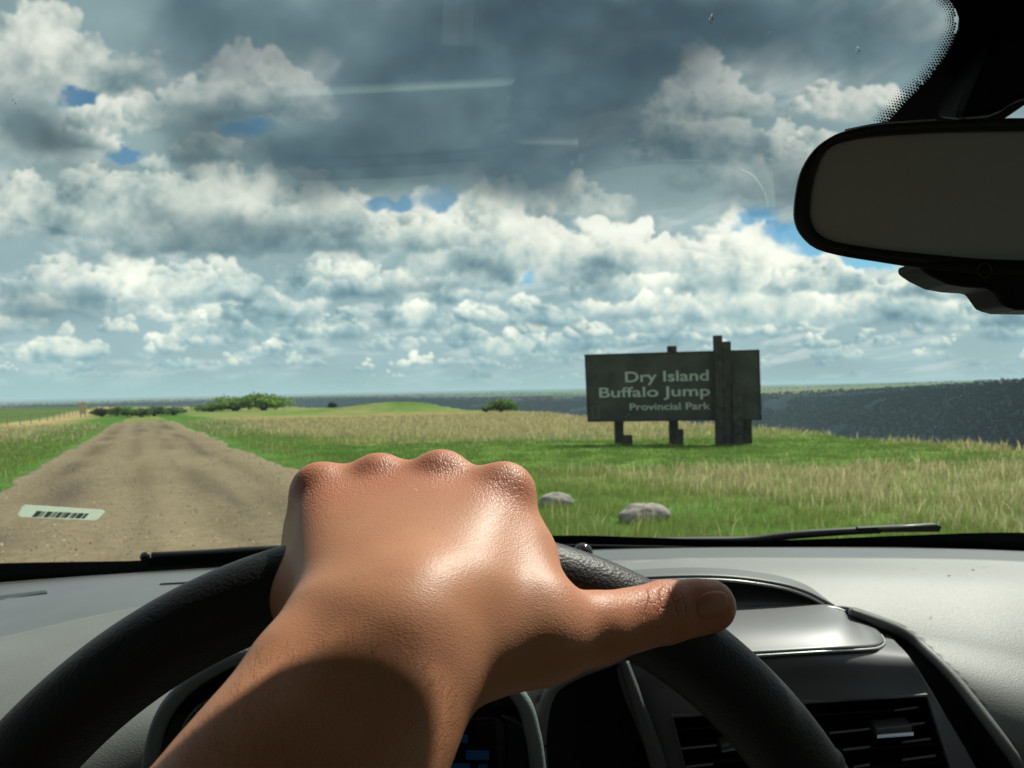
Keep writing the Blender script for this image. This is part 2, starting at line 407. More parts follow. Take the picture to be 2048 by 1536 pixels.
def land_colour(x, y):
    """base colour of the soil and turf itself, by what grows there"""
    r = np.hypot(x, y); az = np.arctan2(x, y); s, t = road_st(x, y)
    n1 = fbm(x / 7 + 3, y / 7, 4, 401); n2 = fbm(x / 2.1, y / 2.1, 3, 402); n3 = fbm(x / 26, y / 26, 3, 403)
    green = np.array([.130, .190, .055]); dry = np.array([.26, .21, .105]); lawn = np.array([.105, .175, .042]); deep = np.array([.065, .135, .030])
    k = np.clip(smooth(.42, .66, n1) * .75 + .4 * (n2 - .5), 0, 1)[..., None]
    c = green * (1 - k) + dry * k
    # tan grass over the far part of the field, greener near its far edge
    band = (smooth(30, 42, y) * smooth(98, 70, y) * (t > 6))[..., None] * (.55 + .45 * smooth(.35, .6, n1))[..., None]
    c = c * (1 - band) + np.array([.24, .195, .088]) * (.8 + .4 * n2[..., None]) * band
    # mown strip in front of the sign
    lw = (smooth(14.2, 15.4, y + 1.5 * (n1 - .5)) * smooth(27.5, 25.5, y) * smooth(15, 9.5, x + 2 * n2) * (t > 4))[..., None]
    c = c * (1 - lw) + lawn * (.85 + .3 * n2[..., None]) * lw
    # lush verges beside the road, then a tan strip along the fence on the left
    v = (smooth(7.6, 5.0, np.abs(t) + 2.2 * (n1 - .5)) * (np.abs(t) > ROAD_HALF - .6))[..., None]
    c = c * (1 - v) + deep * (.8 + .5 * n2[..., None]) * v
    ts = (smooth(-7.8, -9.4, t + 2.5 * (n1 - .5)) * smooth(-15, -12, t + 3 * (n1 - .5)))[..., None]
    c = c * (1 - ts) + np.array([.30, .245, .12]) * (.8 + .4 * n2[..., None]) * ts
    lf = smooth(-13, -16, t)[..., None]
    c = c * (1 - lf) + np.array([.075, .115, .034]) * (.75 + .5 * n3[..., None]) * lf
    # mound
    cx, cy = math.sin(math.radians(-8.6)) * 116, math.cos(math.radians(-8.6)) * 116
    md = np.exp(-((x - cx) / 13) ** 2 - ((y - cy) / 12) ** 2)[..., None]
    c = c * (1 - md) + np.array([.095, .165, .045]) * (.7 + .6 * n1[..., None]) * md
    # valley sides under bare woods, farmland above
    rm = np.interp(az, _AZ, _RM); f0 = np.interp(az, _AZ, _F0); f1 = np.interp(az, _AZ, _F1)
    vw = smooth(2, 30, r - rm)[..., None]
    wood = np.array([.016, .026, .031]) * (.7 + .7 * fbm(x / 30, y / 30, 4, 404)[..., None])
    g = .7 * smooth(.78, .9, fbm(x / 110, y / 70, 3, 405))[..., None]
    wood = wood * (1 - g) + np.array([.048, .070, .030]) * g
    c = c * (1 - vw) + wood * vw
    pf = smooth(f1 + 10, f1 + 90, r)[..., None]
    fld = fbm(x / 420, y / 300, 3, 406)[..., None]; q = smooth(.44, .52, fld); w2 = smooth(.55, .6, fbm(x / 500 + 9, y / 260, 4, 407))[..., None]
    plain = np.array([.07, .15, .04]) * (1 - q) + np.array([.15, .15, .07]) * q
    plain = plain * (1 - w2) + np.array([.025, .045, .03]) * w2
    return c * (1 - pf) + plain * pf

def tint_mat(name, rough=.9, noise=((2.5, .25), (40, .25)), translucent=0., bump=None, spec=.2):
    """colour from the 'tint' attribute with small procedural mottling"""
    m = bpy.data.materials.new(name); m.use_nodes = True; t = m.node_tree; n = t.nodes; b = n['Principled BSDF']
    b.inputs['Roughness'].default_value = rough; b.inputs['Specular IOR Level'].default_value = spec
    at = n.new('ShaderNodeAttribute'); at.attribute_name = 'tint'; tc = n.new('ShaderNodeTexCoord')
    last = at.outputs['Color']
    for scl, amt in noise:
        no = n.new('ShaderNodeTexNoise'); no.inputs['Scale'].default_value = scl; no.inputs['Detail'].default_value = 5
        t.links.new(tc.outputs['Object'], no.inputs['Vector'])
        mr = n.new('ShaderNodeMapRange'); mr.inputs['From Min'].default_value = .3; mr.inputs['From Max'].default_value = .7
        mr.inputs['To Min'].default_value = 1 - amt; mr.inputs['To Max'].default_value = 1 + amt
        t.links.new(no.outputs[0], mr.inputs['Value'])
        s = n.new('ShaderNodeVectorMath'); s.operation = 'SCALE'; t.links.new(last, s.inputs[0]); t.links.new(mr.outputs[0], s.inputs['Scale']); last = s.outputs[0]
    t.links.new(last, b.inputs['Base Color'])
    if bump:
        no = n.new('ShaderNodeTexNoise'); no.inputs['Scale'].default_value = bump[0]; no.inputs['Detail'].default_value = 6
        t.links.new(tc.outputs['Object'], no.inputs['Vector']); bn = n.new('ShaderNodeBump'); bn.inputs['Strength'].default_value = bump[1]; bn.inputs['Distance'].default_value = bump[2]
        t.links.new(no.outputs[0], bn.inputs['Height']); t.links.new(bn.outputs[0], b.inputs['Normal'])
    if translucent:
        tr = n.new('ShaderNodeBsdfTranslucent'); mx = n.new('ShaderNodeMixShader'); mx.inputs[0].default_value = translucent
        t.links.new(last, tr.inputs['Color']); t.links.new(b.outputs[0], mx.inputs[1]); t.links.new(tr.outputs[0], mx.inputs[2])
        t.links.new(mx.outputs[0], n['Material Output'].inputs['Surface'])
    return m

nA = 560
ang = np.concatenate([np.radians(np.linspace(-46, 46, 430)), np.radians(np.linspace(46, 314, nA - 430 + 2))[1:-1]])
nA = len(ang)
rad = np.concatenate([[0.0], np.geomspace(1.0, 14000, 330)])
RR, AA = np.meshgrid(rad, ang, indexing='ij')
gx, gy = RR * np.sin(AA), RR * np.cos(AA)
gz = land(gx, gy)
Vg = np.stack([gx, gy, gz], -1).reshape(-1, 3)
i, j = np.meshgrid(np.arange(len(rad) - 1), np.arange(nA), indexing='ij'); j2 = (j + 1) % nA
Fg = np.stack([i * nA + j, (i + 1) * nA + j, (i + 1) * nA + j2, i * nA + j2], -1).reshape(-1, 4)
ground = mesh_np('ground', Vg, Fg, tint_mat('turf_and_soil', noise=((.9, .22), (9, .25)), bump=(14, .5, .06), spec=0.), smooth=True, col=land_colour(gx, gy).reshape(-1, 3))
tag(ground, 'rolling prairie ground with green and tan grass falling to a wooded valley', None, kind='structure')

# ------------------------------------------------------------------ gravel road
ns, nt = 460, 61
S, T = np.meshgrid(np.linspace(-14, 96, ns), np.linspace(-1, 1, nt), indexing='ij')
hw = ROAD_HALF + .30 * (fbm(S / 1.4, np.sign(T) * 3 + S * 0, 4, 501) - .5) * 2 + .25 * (vnoise(S / 9, np.sign(T) * 5 + S * 0, 502) - .5)
Tt = T * hw
x = S * ROAD_DIR[0] + (Tt + ROAD_MID) * ROAD_N[0]; y = S * ROAD_DIR[1] + (Tt + ROAD_MID) * ROAD_N[1]
z = land(x, y) + .012 + .055 * (1 - np.abs(T) ** 3) - .9 * smooth(82, 97, S) - .05 * smooth(.96, 1, np.abs(T))
n = fbm(x / 1.3, y / 1.3, 4, 503)
n_ = fbm(S / 9, Tt / .45, 4, 507); grav = np.array([.180, .150, .094]) * (.80 + .16 * n[..., None] + .26 * n_[..., None])
for t0, wd, am in ((-1.75, .35, .75), (-.55, .30, .50), (.45, .26, .60), (1.25, .34, .75)):     # wheel tracks: darker packed earth
    k = (np.exp(-((Tt - t0 - .25 * (vnoise(S / 14, S * 0 + t0, 504) - .5)) / wd) ** 2) * am * smooth(.25, .7, fbm(S / 5, Tt / .6, 3, 505)))[..., None]
    grav = grav * (1 - k) + np.array([.085, .066, .044]) * k
for s0, t0, a, b, am in ((14.5, -1.5, 2.6, .35, .8), (9.6, -1.9, 1.2, .4, .7), (52, -.4, 3, .5, .8), (58, 1.1, 5, .6, .7), (12, .8, 3.4, .12, .5)):   # damp stains
    k = (am * np.exp(-((S - s0) / a) ** 2 - ((Tt - t0) / b) ** 2))[..., None]
    grav = grav * (1 - k) + np.array([.075, .062, .048]) * k
ed = smooth(.80, 1., np.abs(T))[..., None] * .5
grav = grav * (1 - ed) + np.array([.23, .19, .13]) * ed
i, j = np.meshgrid(np.arange(ns - 1), np.arange(nt - 1), indexing='ij')
Fr = np.stack([i * nt + j, (i + 1) * nt + j, (i + 1) * nt + j + 1, i * nt + j + 1], -1).reshape(-1, 4)
road = mesh_np('road', np.stack([x, y, z], -1).reshape(-1, 3), Fr, tint_mat('gravel', noise=((6, .14), (45, .30)), bump=(60, .6, .02), spec=.05), smooth=True, col=grav.reshape(-1, 3))
tag(road, 'straight tan gravel road with darker wheel tracks', None, kind='structure')

# ------------------------------------------------------------------ grass
def blades(n, rng):
    az = np.radians(rng.uniform(-37, 37, n)); r = 5.8 * (75 / 5.8) ** (rng.random(n) ** .92)
    return r * np.sin(az), r * np.cos(az), r
def grass():
    rng = np.random.default_rng(8)
    x, y, r = blades(640000, rng)
    s, t = road_st(x, y)
    rm = np.interp(np.arctan2(x, y), _AZ, _RM)
    clump = fbm(x / .55, y / .55, 3, 601); big = fbm(x / 4.5, y / 4.5, 3, 602)
    lawn = (y > 14.8) & (y < 26.5) & (x < 11) & (t > 4)
    edge = smooth(ROAD_HALF, ROAD_HALF + .7, np.abs(t))
    keep = (rng.random(len(x)) < edge * (.25 + .75 * smooth(.40, .62, clump))) & (r < rm + 3) & ~((np.abs(t) < ROAD_HALF + .1) & (s < 96))
    x, y, r, s, t, lawn, clump, big = (a[keep] for a in (x, y, r, s, t, lawn, clump, big))
    n = len(x); k = rng.random(n)
    verge = np.exp(-((np.abs(t) - 4.2) / 2.2) ** 2)
    dry = rng.random(n) < np.clip(.34 + .38 * smooth(.42, .70, big) - .75 * verge + .55 * (y > 34) + .30 * ((t < -8) & (t > -13)), .02, .95)
    dry &= ~(lawn & (rng.random(n) < .93))
    tall = dry & (rng.random(n) < .22)
    h = np.where(lawn, .05 + .05 * k, np.where(dry, .08 + .13 * k, .06 + .09 * k)); h = np.where(tall & ~lawn, h * 1.5, h)
    h = h * np.where(y > 34, 1.15, 1) * (.75 + .5 * clump)
    w = np.clip(.0022 * (r / 8) ** .95, .0016, .03) * rng.uniform(.7, 1.5, n)
    a = rng.uniform(0, 6.283, n); le = rng.normal(0, .26, n) * h; lx = rng.normal(.05, .28, n) * h
    z = land(x, y) - .01
    A = np.stack([x - w * np.cos(a), y - w * np.sin(a), z], -1); B = np.stack([x + w * np.cos(a), y + w * np.sin(a), z], -1)
    D = np.stack([x + lx, y + le, z + h], -1); m = np.stack([x + lx * .35, y + le * .35, z + h * .6], -1)
    wv = np.stack([w * np.cos(a), w * np.sin(a), 0 * w], -1) * np.where(tall, 1.5, .8)[:, None]
    V = np.stack([A, B, m + wv, D, m - wv], 1).reshape(-1, 3)
    b = np.arange(n)[:, None] * 5
    Fc = np.concatenate([b + np.array([[0, 1, 2]]), b + np.array([[0, 2, 4]]), b + np.array([[4, 2, 3]])], 0)
    g = np.array([.200, .285, .075])[None] * rng.uniform(.65, 1.35, (n, 1)) + rng.uniform(-.008, .02, (n, 1)) * np.array([1.3, .7, 0])
    d = np.array([.42, .385, .20])[None] * rng.uniform(.6, 1.25, (n, 1)); d = np.where(tall[:, None], d * np.array([1.25, 1.25, 1.3]), d)
    c = np.where(dry[:, None], d, g); c = np.where((lawn & ~dry)[:, None], np.array([.140, .235, .055]) * rng.uniform(.8, 1.2, (n, 1)), c)
    o = mesh_np('grass', V, Fc, tint_mat('grass_blades', .7, noise=(), translucent=.42, spec=.35), col=np.repeat(c, 5, 0))
    tag(o, 'long green and dry tan prairie grass covering the field', None, kind='stuff')
grass()

# ------------------------------------------------------------------ far woods on the valley sides
def woods():
    rng = np.random.default_rng(21)
    n = 80000
    az = np.radians(rng.uniform(-40, 40, n)); rm = np.interp(az, _AZ, _RM); f1 = np.interp(az, _AZ, _F1); f0 = np.interp(az, _AZ, _F0)
    r = np.where(rng.random(n) < .8, f0 - 60 + (f1 + 40 - f0) * rng.random(n) ** .8, rm + 70 + (f0 - rm - 70) * rng.random(n))
    k2 = rng.random(n) < .10
    r = np.where(k2, f1 + rng.random(n) ** 2 * 1800, r)
    x, y = r * np.sin(az), r * np.cos(az)
    den = fbm(x / 110, y / 70, 3, 405); dd = fbm(x / 45, y / 45, 3, 610)
    keep = np.where(k2, fbm(x / 300, y / 120, 3, 611) > .56, (den < .9) & (dd > .30))
    keep &= np.where(r > f1, dd > .40, True)
    x, y, r = x[keep], y[keep], r[keep]; n = len(x)
    z = land(x, y); s = rng.uniform(.7, 1.5, n) * np.clip(r / 900, .6, 1.4)
    # a ragged crown: eight-sided double cone with jittered rims
    ring = np.arange(7) / 7 * 2 * np.pi
    V = []
    for f, (q, zz) in enumerate(((.55, .2), (1.0, .75), (.8, 1.35))):
        rr = s[:, None] * q * rng.uniform(.65, 1.25, (n, 7))
        V.append(np.stack([x[:, None] + rr * np.cos(ring), y[:, None] + rr * np.sin(ring), z[:, None] + s[:, None] * (zz + rng.uniform(-.15, .15, (n, 7)))], -1))
    top = np.stack([x, y, z + s * rng.uniform(1.6, 2.1, n)], -1)[:, None]
    V = np.concatenate(V + [top], 1); nv = V.shape[1]
    loc = []
    for k in range(2):
        for q in range(7):
            a, b = k * 7 + q, k * 7 + (q + 1) % 7; loc += [(a, b, b + 7), (a, b + 7, a + 7)]
    for q in range(7): loc.append((14 + q, 14 + (q + 1) % 7, 21))
    Fc = (np.arange(n)[:, None, None] * nv + np.array(loc)[None]).reshape(-1, 3)
    bare = rng.random(n) < .8
    c = np.where(bare[:, None], np.array([.013, .022, .027]), np.array([.014, .028, .024])) * rng.uniform(.85, 1.12, (n, 1))
    o = mesh_np('woods', V.reshape(-1, 3), Fc, tint_mat('bare_woods', .95, noise=(), translucent=.75, spec=.0), smooth=True, col=np.repeat(c, nv, 0))
    tag(o, 'dark leafless woods covering the far side of the river valley', None, kind='stuff')
woods()

# ------------------------------------------------------------------ loose stones on the road
def stones():
    rng = np.random.default_rng(33); n = 9000
    s = 4.5 * (38 / 4.5) ** rng.random(n); t = rng.uniform(-1, 1, n); t = np.sign(t) * np.abs(t) ** .7 * (ROAD_HALF + .25)
    x = s * ROAD_DIR[0] + (t + ROAD_MID) * ROAD_N[0]; y = s * ROAD_DIR[1] + (t + ROAD_MID) * ROAD_N[1]
    z = land(x, y) + .014 + .055 * np.clip(1 - np.abs(t / ROAD_HALF) ** 3, 0, 1)
    q = rng.uniform(.005, .016, n) * (1 + .5 * (rng.random(n) < .06))
    o = np.array([[1, 0, 0], [-1, 0, 0], [0, 1, 0], [0, -1, 0], [0, 0, .8], [0, 0, -.6]])
    V = np.stack([x, y, z], -1)[:, None] + o[None] * q[:, None, None] * rng.uniform(.6, 1.3, (n, 6, 1)) + rng.normal(size=(n, 6, 3)) * q[:, None, None] * .2
    f = np.array([(0, 2, 4), (2, 1, 4), (1, 3, 4), (3, 0, 4), (2, 0, 5), (1, 2, 5), (3, 1, 5), (0, 3, 5)])
    Fc = (np.arange(n)[:, None, None] * 6 + f[None]).reshape(-1, 3)
    c = np.array([.34, .29, .205]) * rng.uniform(.5, 1.3, (n, 1))
    o_ = mesh_np('gravel', V.reshape(-1, 3), Fc, tint_mat('loose_stones', .9, noise=(), spec=.1), col=np.repeat(c, 6, 0)); tag(o_, 'loose pale stones scattered over the gravel road', None, kind='stuff')
stones()

# ------------------------------------------------------------------ things out on the prairie
def zg(x, y): return float(land(np.array([x]), np.array([y]))[0])
def wray(u, v):
    """world direction through a picture pixel"""
    d = CARN[:3, :3] @ np.array([(u - 1024) / F, 1.0, -(v - 768) / F]); return d
def ground_at(u, y):
    """ground point in picture column u at world depth y"""
    d = wray(u, 800); x = d[0] / d[1] * y; return x, y, zg(x, y)

M_panel = mat('dark_stained_boards', (.074, .074, .067), .75, bump=(9, .3, .01), var=(2.0, .25), spec=.2)
M_log = mat('weathered_dark_timber', (.060, .058, .054), .85, bump=(14, .6, .02), var=(5, .35), spec=.15)
M_letter = mat('pale_sign_paint', (.46, .50, .46), .7, var=(6, .12))
def park_sign():
    yL, yR = 23.9, 23.1
    def at(u, v, y):
        d = wray(u, v); return np.array([d[0] / d[1] * y, y, EYE + d[2] / d[1] * y])
    BL, BR = at(1175, 844, yL), at(1523, 840, yR); TL, TR = at(1169, 709, yL), at(1519, 699, yR)
    mid = (BL + BR) / 2
    root = empty('park_sign', (mid[0], mid[1], zg(mid[0], mid[1])))
    tag(root, 'large dark park sign with pale lettering on clustered timber posts', 'sign')
    base = np.array(root.location)
    ex = BR - BL; W = np.linalg.norm(ex); ex /= W; en = np.cross(ex, (0, 0, 1)); en /= np.linalg.norm(en)     # en points away from ... the viewer side is -en
    if en[1] > 0: en = -en                         # towards the road
    loc = lambda p: np.asarray(p) - base
    th = .10
    fr = [loc(p) for p in (BL, BR, TR, TL)]; bk = [p - en * th for p in fr]
    panel = MB().prism(fr, bk).build('panel', M_panel, root, bevel=.012)
    # board seams: thin raised battens along the panel's edge
    fb = MB()
    def pp(a, b, off=0.0):          # panel coordinates 0..1 to a point, lifted off the face
        return fr[0] * (1 - a) * (1 - b) + fr[1] * a * (1 - b) + fr[2] * a * b + fr[3] * (1 - a) * b + en * off
    for (a0, b0, a1, b1) in ((0, 0, 1, .018), (0, .982, 1, 1), (0, .018, .008, .982), (.992, .018, 1, .982)):
        q = [pp(a0, b0, .022), pp(a1, b0, .022), pp(a1, b1, .022), pp(a0, b1, .022)]
        fb.prism(q, [p - en * .021 for p in q])
    fb.build('edge_trim', M_log, panel)
    eb = MB()
    for (a0, b0, a1, b1) in ((.028, .055, .034, .235), (.066, .055, .072, .235), (.034, .225, .066, .235), (.034, .055, .066, .065)):
        q = [pp(a0, b0, .012), pp(a1, b0, .012), pp(a1, b1, .012), pp(a0, b1, .012)]
        eb.prism(q, [p - en * .011 for p in q])
    eb.build('emblem_frame', mat('faded_emblem', (.12, .12, .115), .8), panel)
    H = np.linalg.norm(fr[3] - fr[0])
    for text, a0, a1, b, cap in (('Dry Island', .233, .712, .578, .150), ('Buffalo Jump', .077, .716, .360, .142), ('Provincial Park', .252, .716, .165, .098)):
        cu = bpy.data.curves.new('lettering', 'FONT'); cu.body = text; cu.extrude = .008; cu.offset = .012; cu.size = 1; cu.align_x = 'LEFT'
        tmp = bpy.data.objects.new('tmp', cu); C.objects.link(tmp)
        bpy.context.view_layer.update()
        me = bpy.data.meshes.new_from_object(tmp.evaluated_get(bpy.context.evaluated_depsgraph_get())); bpy.data.objects.remove(tmp)
        V = np.array([v.co for v in me.vertices]); x0, x1 = V[:, 0].min(), V[:, 0].max(); capn = .69
        for v in me.vertices:
            a = a0 + (v.co.x - x0) / (x1 - x0) * (a1 - a0); bb = b + v.co.y / capn * cap
            p = pp(a, bb, .006 + (v.co.z + .008)); v.co = Vector(p)
        # one mesh per word
        gaps = np.sort(V[:, 0]); w0 = x1 + 1
        if ' ' in text:
            dgap = np.diff(gaps); kk = dgap.argmax(); w0 = (gaps[kk] + gaps[kk + 1]) / 2
        for side_ in (0, 1):
            bm = bmesh.new(); bm.from_mesh(me)
            bmesh.ops.delete(bm, geom=[v for v, q in zip(list(bm.verts), V[:, 0]) if (q > w0) != bool(side_)], context='VERTS')
            mw = bpy.data.meshes.new('lettering'); bm.to_mesh(mw); bm.free()
            mw.materials.append(M_letter)
            o = bpy.data.objects.new('lettering', mw); C.objects.link(o); o.parent = panel
    # clustered posts behind the panel
    for u0, u1, vt, dy in ((1229, 1246, 838, .06), (1247, 1264, 870, -.14), (1335, 1352, 692, .06), (1354, 1366, 858, -.12), (1427, 1443, 671, -.12), (1443.5, 1460, 683, -.10), (1462, 1482, 768, -.11), (1483, 1501, 812, .06)):
        f = ((u0 + u1) / 2 - 1175) / 348; y = yL + (yR - yL) * f + th + .12 + dy
        if dy < 0: y = yL + (yR - yL) * f + dy - .05
        a, b = at(u0, vt, y), at(u1, vt, y); wd = b[0] - a[0]; top = (a[2] + b[2]) / 2
        cx = (a[0] + b[0]) / 2; zb = zg(cx, y) - .3
        mb = MB(); h = wd / 2
        mb.box((cx - h - base[0], y - h * .9 - base[1], zb - base[2]), (cx + h - base[0], y + h * .9 - base[1], top - base[2]))
        mb.build('post', M_log, root, bevel=.02)
park_sign()

def boulder(name, u, y, w, h, seed, label):
    x, y, z = ground_at(u, y); o = empty(name, (x, y, z)); bpy.data.objects.remove(o)
    n1, n2 = 40, 26; th, ph = np.meshgrid(np.linspace(0, 2 * np.pi, n1, endpoint=False), np.linspace(.02, np.pi - .02, n2))
    d = np.stack([np.sin(ph) * np.cos(th), np.sin(ph) * np.sin(th), np.cos(ph)], -1)
    r = 1 + .30 * (vnoise(d[..., 0] * 1.6 + seed, d[..., 2] * 1.9 + d[..., 1], seed) - .5) + .16 * (fbm(d[..., 0] * 4 + seed, d[..., 2] * 4 + d[..., 1] * 3, 4, seed + 3) - .5)
    r = np.sign(r) * np.minimum(r, 1.05)
    P = d * r[..., None] * np.array([w / 2, w * .38, h * .62]) + np.array([0, 0, h * .38])
    m = mat('granite_' + name, (.27, .25, .22), .9, bump=(25, .6, .01), var=(14, .35), spec=.2)
    o = mesh(name, P.reshape(-1, 3), grid_faces(n2, n1, True) + [tuple(range(n1))[::-1], tuple((n2 - 1) * n1 + i for i in range(n1))], m)
    o.location = (x, y, z - .03); tag(o, label, 'rock'); return o
boulder('boulder', 1284, 8.55, .56, .25, 31, 'wide pale grey boulder lying in green grass just above the wiper')
boulder('boulder', 1108, 9.9, .44, .21, 57, 'smaller pale boulder half hidden beside the knuckles of the hand')

def leaf_cloud(cx, cy, cz, a, b, c, n, rng, size, clumps):
    """points of many small leaf clusters: a ragged crown"""
    k = rng.normal(size=(clumps, 3)); k /= np.linalg.norm(k, axis=1)[:, None]; k *= rng.uniform(.25, .95, (clumps, 1)); k[:, 2] = np.abs(k[:, 2]) * 1.0 - .25
    s = rng.uniform(.22, .42, clumps); w = rng.integers(0, clumps, n)
    p = k[w] + rng.normal(size=(n, 3)) * s[w][:, None] * .55
    p = p * np.array([a, b, c]) + np.array([cx, cy, cz])
    e1 = rng.normal(size=(n, 3)); e1 /= np.linalg.norm(e1, axis=1)[:, None]; e2 = np.cross(e1, rng.normal(size=(n, 3))); e2 /= np.linalg.norm(e2, axis=1)[:, None]
    q = size * rng.uniform(.6, 1.4, (n, 1))
    V = np.stack([p - e1 * q, p + e2 * q * .55, p + e1 * q, p - e2 * q * .55], 1).reshape(-1, 3)
    shade = rng.uniform(.65, 1.35, clumps)[w][:, None] * rng.uniform(.75, 1.25, (n, 1))
    return V, np.arange(n * 4).reshape(-1, 4), np.repeat(shade, 4, 0)
M_leaf = tint_mat('leaves', .6, noise=(), translucent=.40, spec=.3)
M_bark = mat('grey_bark', (.09, .075, .06), .9, bump=(20, .5, .01))
def bush(name, u, y, w, h, col, label, seed, group=None, n=2600, dx=0.):
    rng = np.random.default_rng(seed); x, y, z = ground_at(u, y)
    root = empty(name, (x, y, z)); tag(root, label, 'bush' if 'tree' not in name else 'tree', group)
    V, Fc, s = leaf_cloud(0, 0, h * .5, w * .5, w * .38, h * .62, n, rng, .028 * w + .02, 26)
    V[:, 2] = np.maximum(V[:, 2], .02)
    mesh_np('foliage', V, Fc, M_leaf, root, col=np.array(col)[None] * s)
    mb = MB()
    for k in range(7):
        a = rng.uniform(0, 6.28); t = np.array([math.cos(a) * w * .3, math.sin(a) * w * .25, h * rng.uniform(.5, .85)])
        mb.rod((math.cos(a) * .03 * w, math.sin(a) * .03 * w, -.1), t * .5 + np.array([0, 0, h * .1]), .02 * w + .01, .012 * w + .006, 6); mb.rod(t * .5 + np.array([0, 0, h * .1]), t, .012 * w + .006, .004 * w, 5)
    mb.build('stem', M_bark, root)
    return root
GB = (.165, .270, .050); DB = (.105, .160, .066)
bush('willow_bush', 425, 150, 8.5, 1.7, GB, 'low bright green bush at the roadward end of the far thicket', 1, 'bright green bushes of the far thicket')
bush('willow_bush', 470, 151, 9.0, 2.7, GB, 'middle bright green bush of the far thicket, between low and tall', 2, 'bright green bushes of the far thicket')
bush('willow_bush', 527, 152, 9.5, 3.5, GB, 'tallest bright green bush of the far thicket, above the little knuckle', 3, 'bright green bushes of the far thicket', n=3400)
bush('round_bush', 1002, 81, 3.6, 1.35, (.130, .215, .060), 'round green bush alone on the field edge before the dark valley', 4)
bush('low_bush', 972, 81.5, 1.3, .55, (.075, .13, .03), 'tiny green bush just beside the round bush on the field edge', 5, n=900)
bush('rim_bush', 1790, 29.5, 2.3, .85, (.050, .095, .020), 'low green bush on the valley rim, past the sign', 6, n=3600)
for k, (u, y, w, h, lab) in enumerate(((283, 112, 3.4, 1.2, 'dark green bush closing the far end of the gravel road'), (308, 116, 4.0, 1.5, 'dark bush beside the far end of the road, taller and bluish'), (345, 120, 4.0, 1.2, 'dark green bush on the verge past the road end'))):
    bush('dark_bush', u, y, w, h, DB, lab, 10 + k, 'dark bushes at the end of the road', n=2400)
for k, (u, y, w, h, lab) in enumerate(((204, 120, 3.6, 1.4, 'olive green shrub on the verge next to the pale marker board'), (232, 122, 3.4, 1.5, 'dull green shrub between the olive shrub and the bright one'), (258, 110, 2.6, 1.5, 'bright yellow green shrub touching the road end'))):
    bush('verge_shrub', u, y, w, h, ((.06, .085, .02), (.055, .095, .022), (.11, .18, .03))[k], lab, 20 + k, 'shrubs along the road verge', n=1800)
bush('dark_shrub', 664, 165, 2.2, 1.5, (.018, .026, .018), 'small dark shrub dotting the far field under the horizon', 41, n=1500)

def fence():
    t = -10.9; p0 = None; root = None; posts = []
    for k, s in enumerate(np.arange(40, 168, 8.0)):
        x = s * ROAD_DIR[0] + (t + ROAD_MID) * ROAD_N[0]; y = s * ROAD_DIR[1] + (t + ROAD_MID) * ROAD_N[1]; posts.append((x, y, zg(x, y)))
    root = empty('wire_fence', posts[0]); tag(root, 'thin post and wire fence running beside the tan verge of the road', 'fence'); b = np.array(posts[0])
    m = mat('grey_fence_wood', (.27, .245, .20), .9, var=(6, .3)); mw = mat('fence_wire', (.25, .25, .25), .5, metal=.8)
    for k, p in enumerate(posts):
        q = np.array(p) - b; MB().rod(q - (0, 0, .3), q + (.03 * math.sin(k * 3.1), 0, 1.1 + .08 * math.sin(k * 1.7)), .06, .045, 8).build('post', m, root)
    for hgt in (.35, .7, 1.05):
        tube('wire', [np.array(p) - b + (0, -.07, hgt) for p in posts], .006, mw, root, n=5)
fence()
def marker():
    x, y, z = ground_at(165, 118); root = empty('marker_board', (x, y, z)); tag(root, 'pale cream marker board standing at the far end of the fence', 'marker board')
    MB().box((-.55, -.03, .55), (.55, .03, 2.3)).build('board', mat('cream_board', (.50, .43, .28), .8, var=(3, .15)), root, bevel=.02)
    m = mat('board_post', (.30, .25, .17), .9)
    MB().box((-.40, .035, -.3), (-.28, .15, 2.1)).build('post', m, root); MB().box((.28, .035, -.3), (.40, .15, 2.1)).build('post', m, root)
marker()
def shed():
    x, y, z = ground_at(692, 168); root = empty('white_shed', (x, y, z)); tag(root, 'tiny white shed far out beyond the field', 'shed')
    w = mat('white_shed_wall', (.7, .7, .68), .7)
    MB().box((-.8, -.8, -.3), (.8, .8, 1.9)).build('wall', w, root)
    MB().prism([(-.95, -.95, 1.9), (.95, -.95, 1.9), (0, -.95, 2.6)], [(-.95, .95, 1.9), (.95, .95, 1.9), (0, .95, 2.6)]).build('roof', mat('shed_roof', (.35, .35, .36), .6), root)
    MB().box((-.3, -.83, -.1), (.3, -.803, 1.5)).build('door', mat('shed_door', (.2, .2, .2), .6), root)
shed()

# ------------------------------------------------------------------ the car
car = bpy.data.objects.new('car', None); C.objects.link(car); car.matrix_world = CAR
tag(car, 'parked car seen from its driver seat, dark grey dashboard and leather wheel', 'car')
def part(name):
    o = bpy.data.objects.new(name, None); C.objects.link(o); o.parent = car; return o

M_black = mat('black_plastic', (.018, .019, .020), .55, bump=(900, .15, .0006), spec=.3)
M_frit = mat('black_glass_enamel', (.005, .0055, .006), .5, spec=.08)
M_hole = mat('dark_void', (.013, .0135, .014), .9, spec=.1)
M_leather = mat('black_grained_leather', (.011, .0115, .012), .48, bump=(800, .34, .0005, 'cells'), bump2=(2000, .25, .0003), spec=.40)
M_pad = mat('grained_dash_pad', (.150, .163, .152), .52, bump=(1000, .26, .0006, 'cells'), var=(30, .05), spec=.45)
M_pad2 = mat('smooth_dash_top', (.095, .103, .108), .42, bump=(1100, .2, .0006), var=(18, .06), spec=.45)
M_stack = mat('satin_grey_console', (.098, .102, .105), .45, bump=(1500, .14, .0004), var=(25, .06), spec=.5)
M_lid = mat('satin_silver_lid', (.125, .13, .134), .40, metal=.10, bump=(1600, .12, .0003), spec=.5)
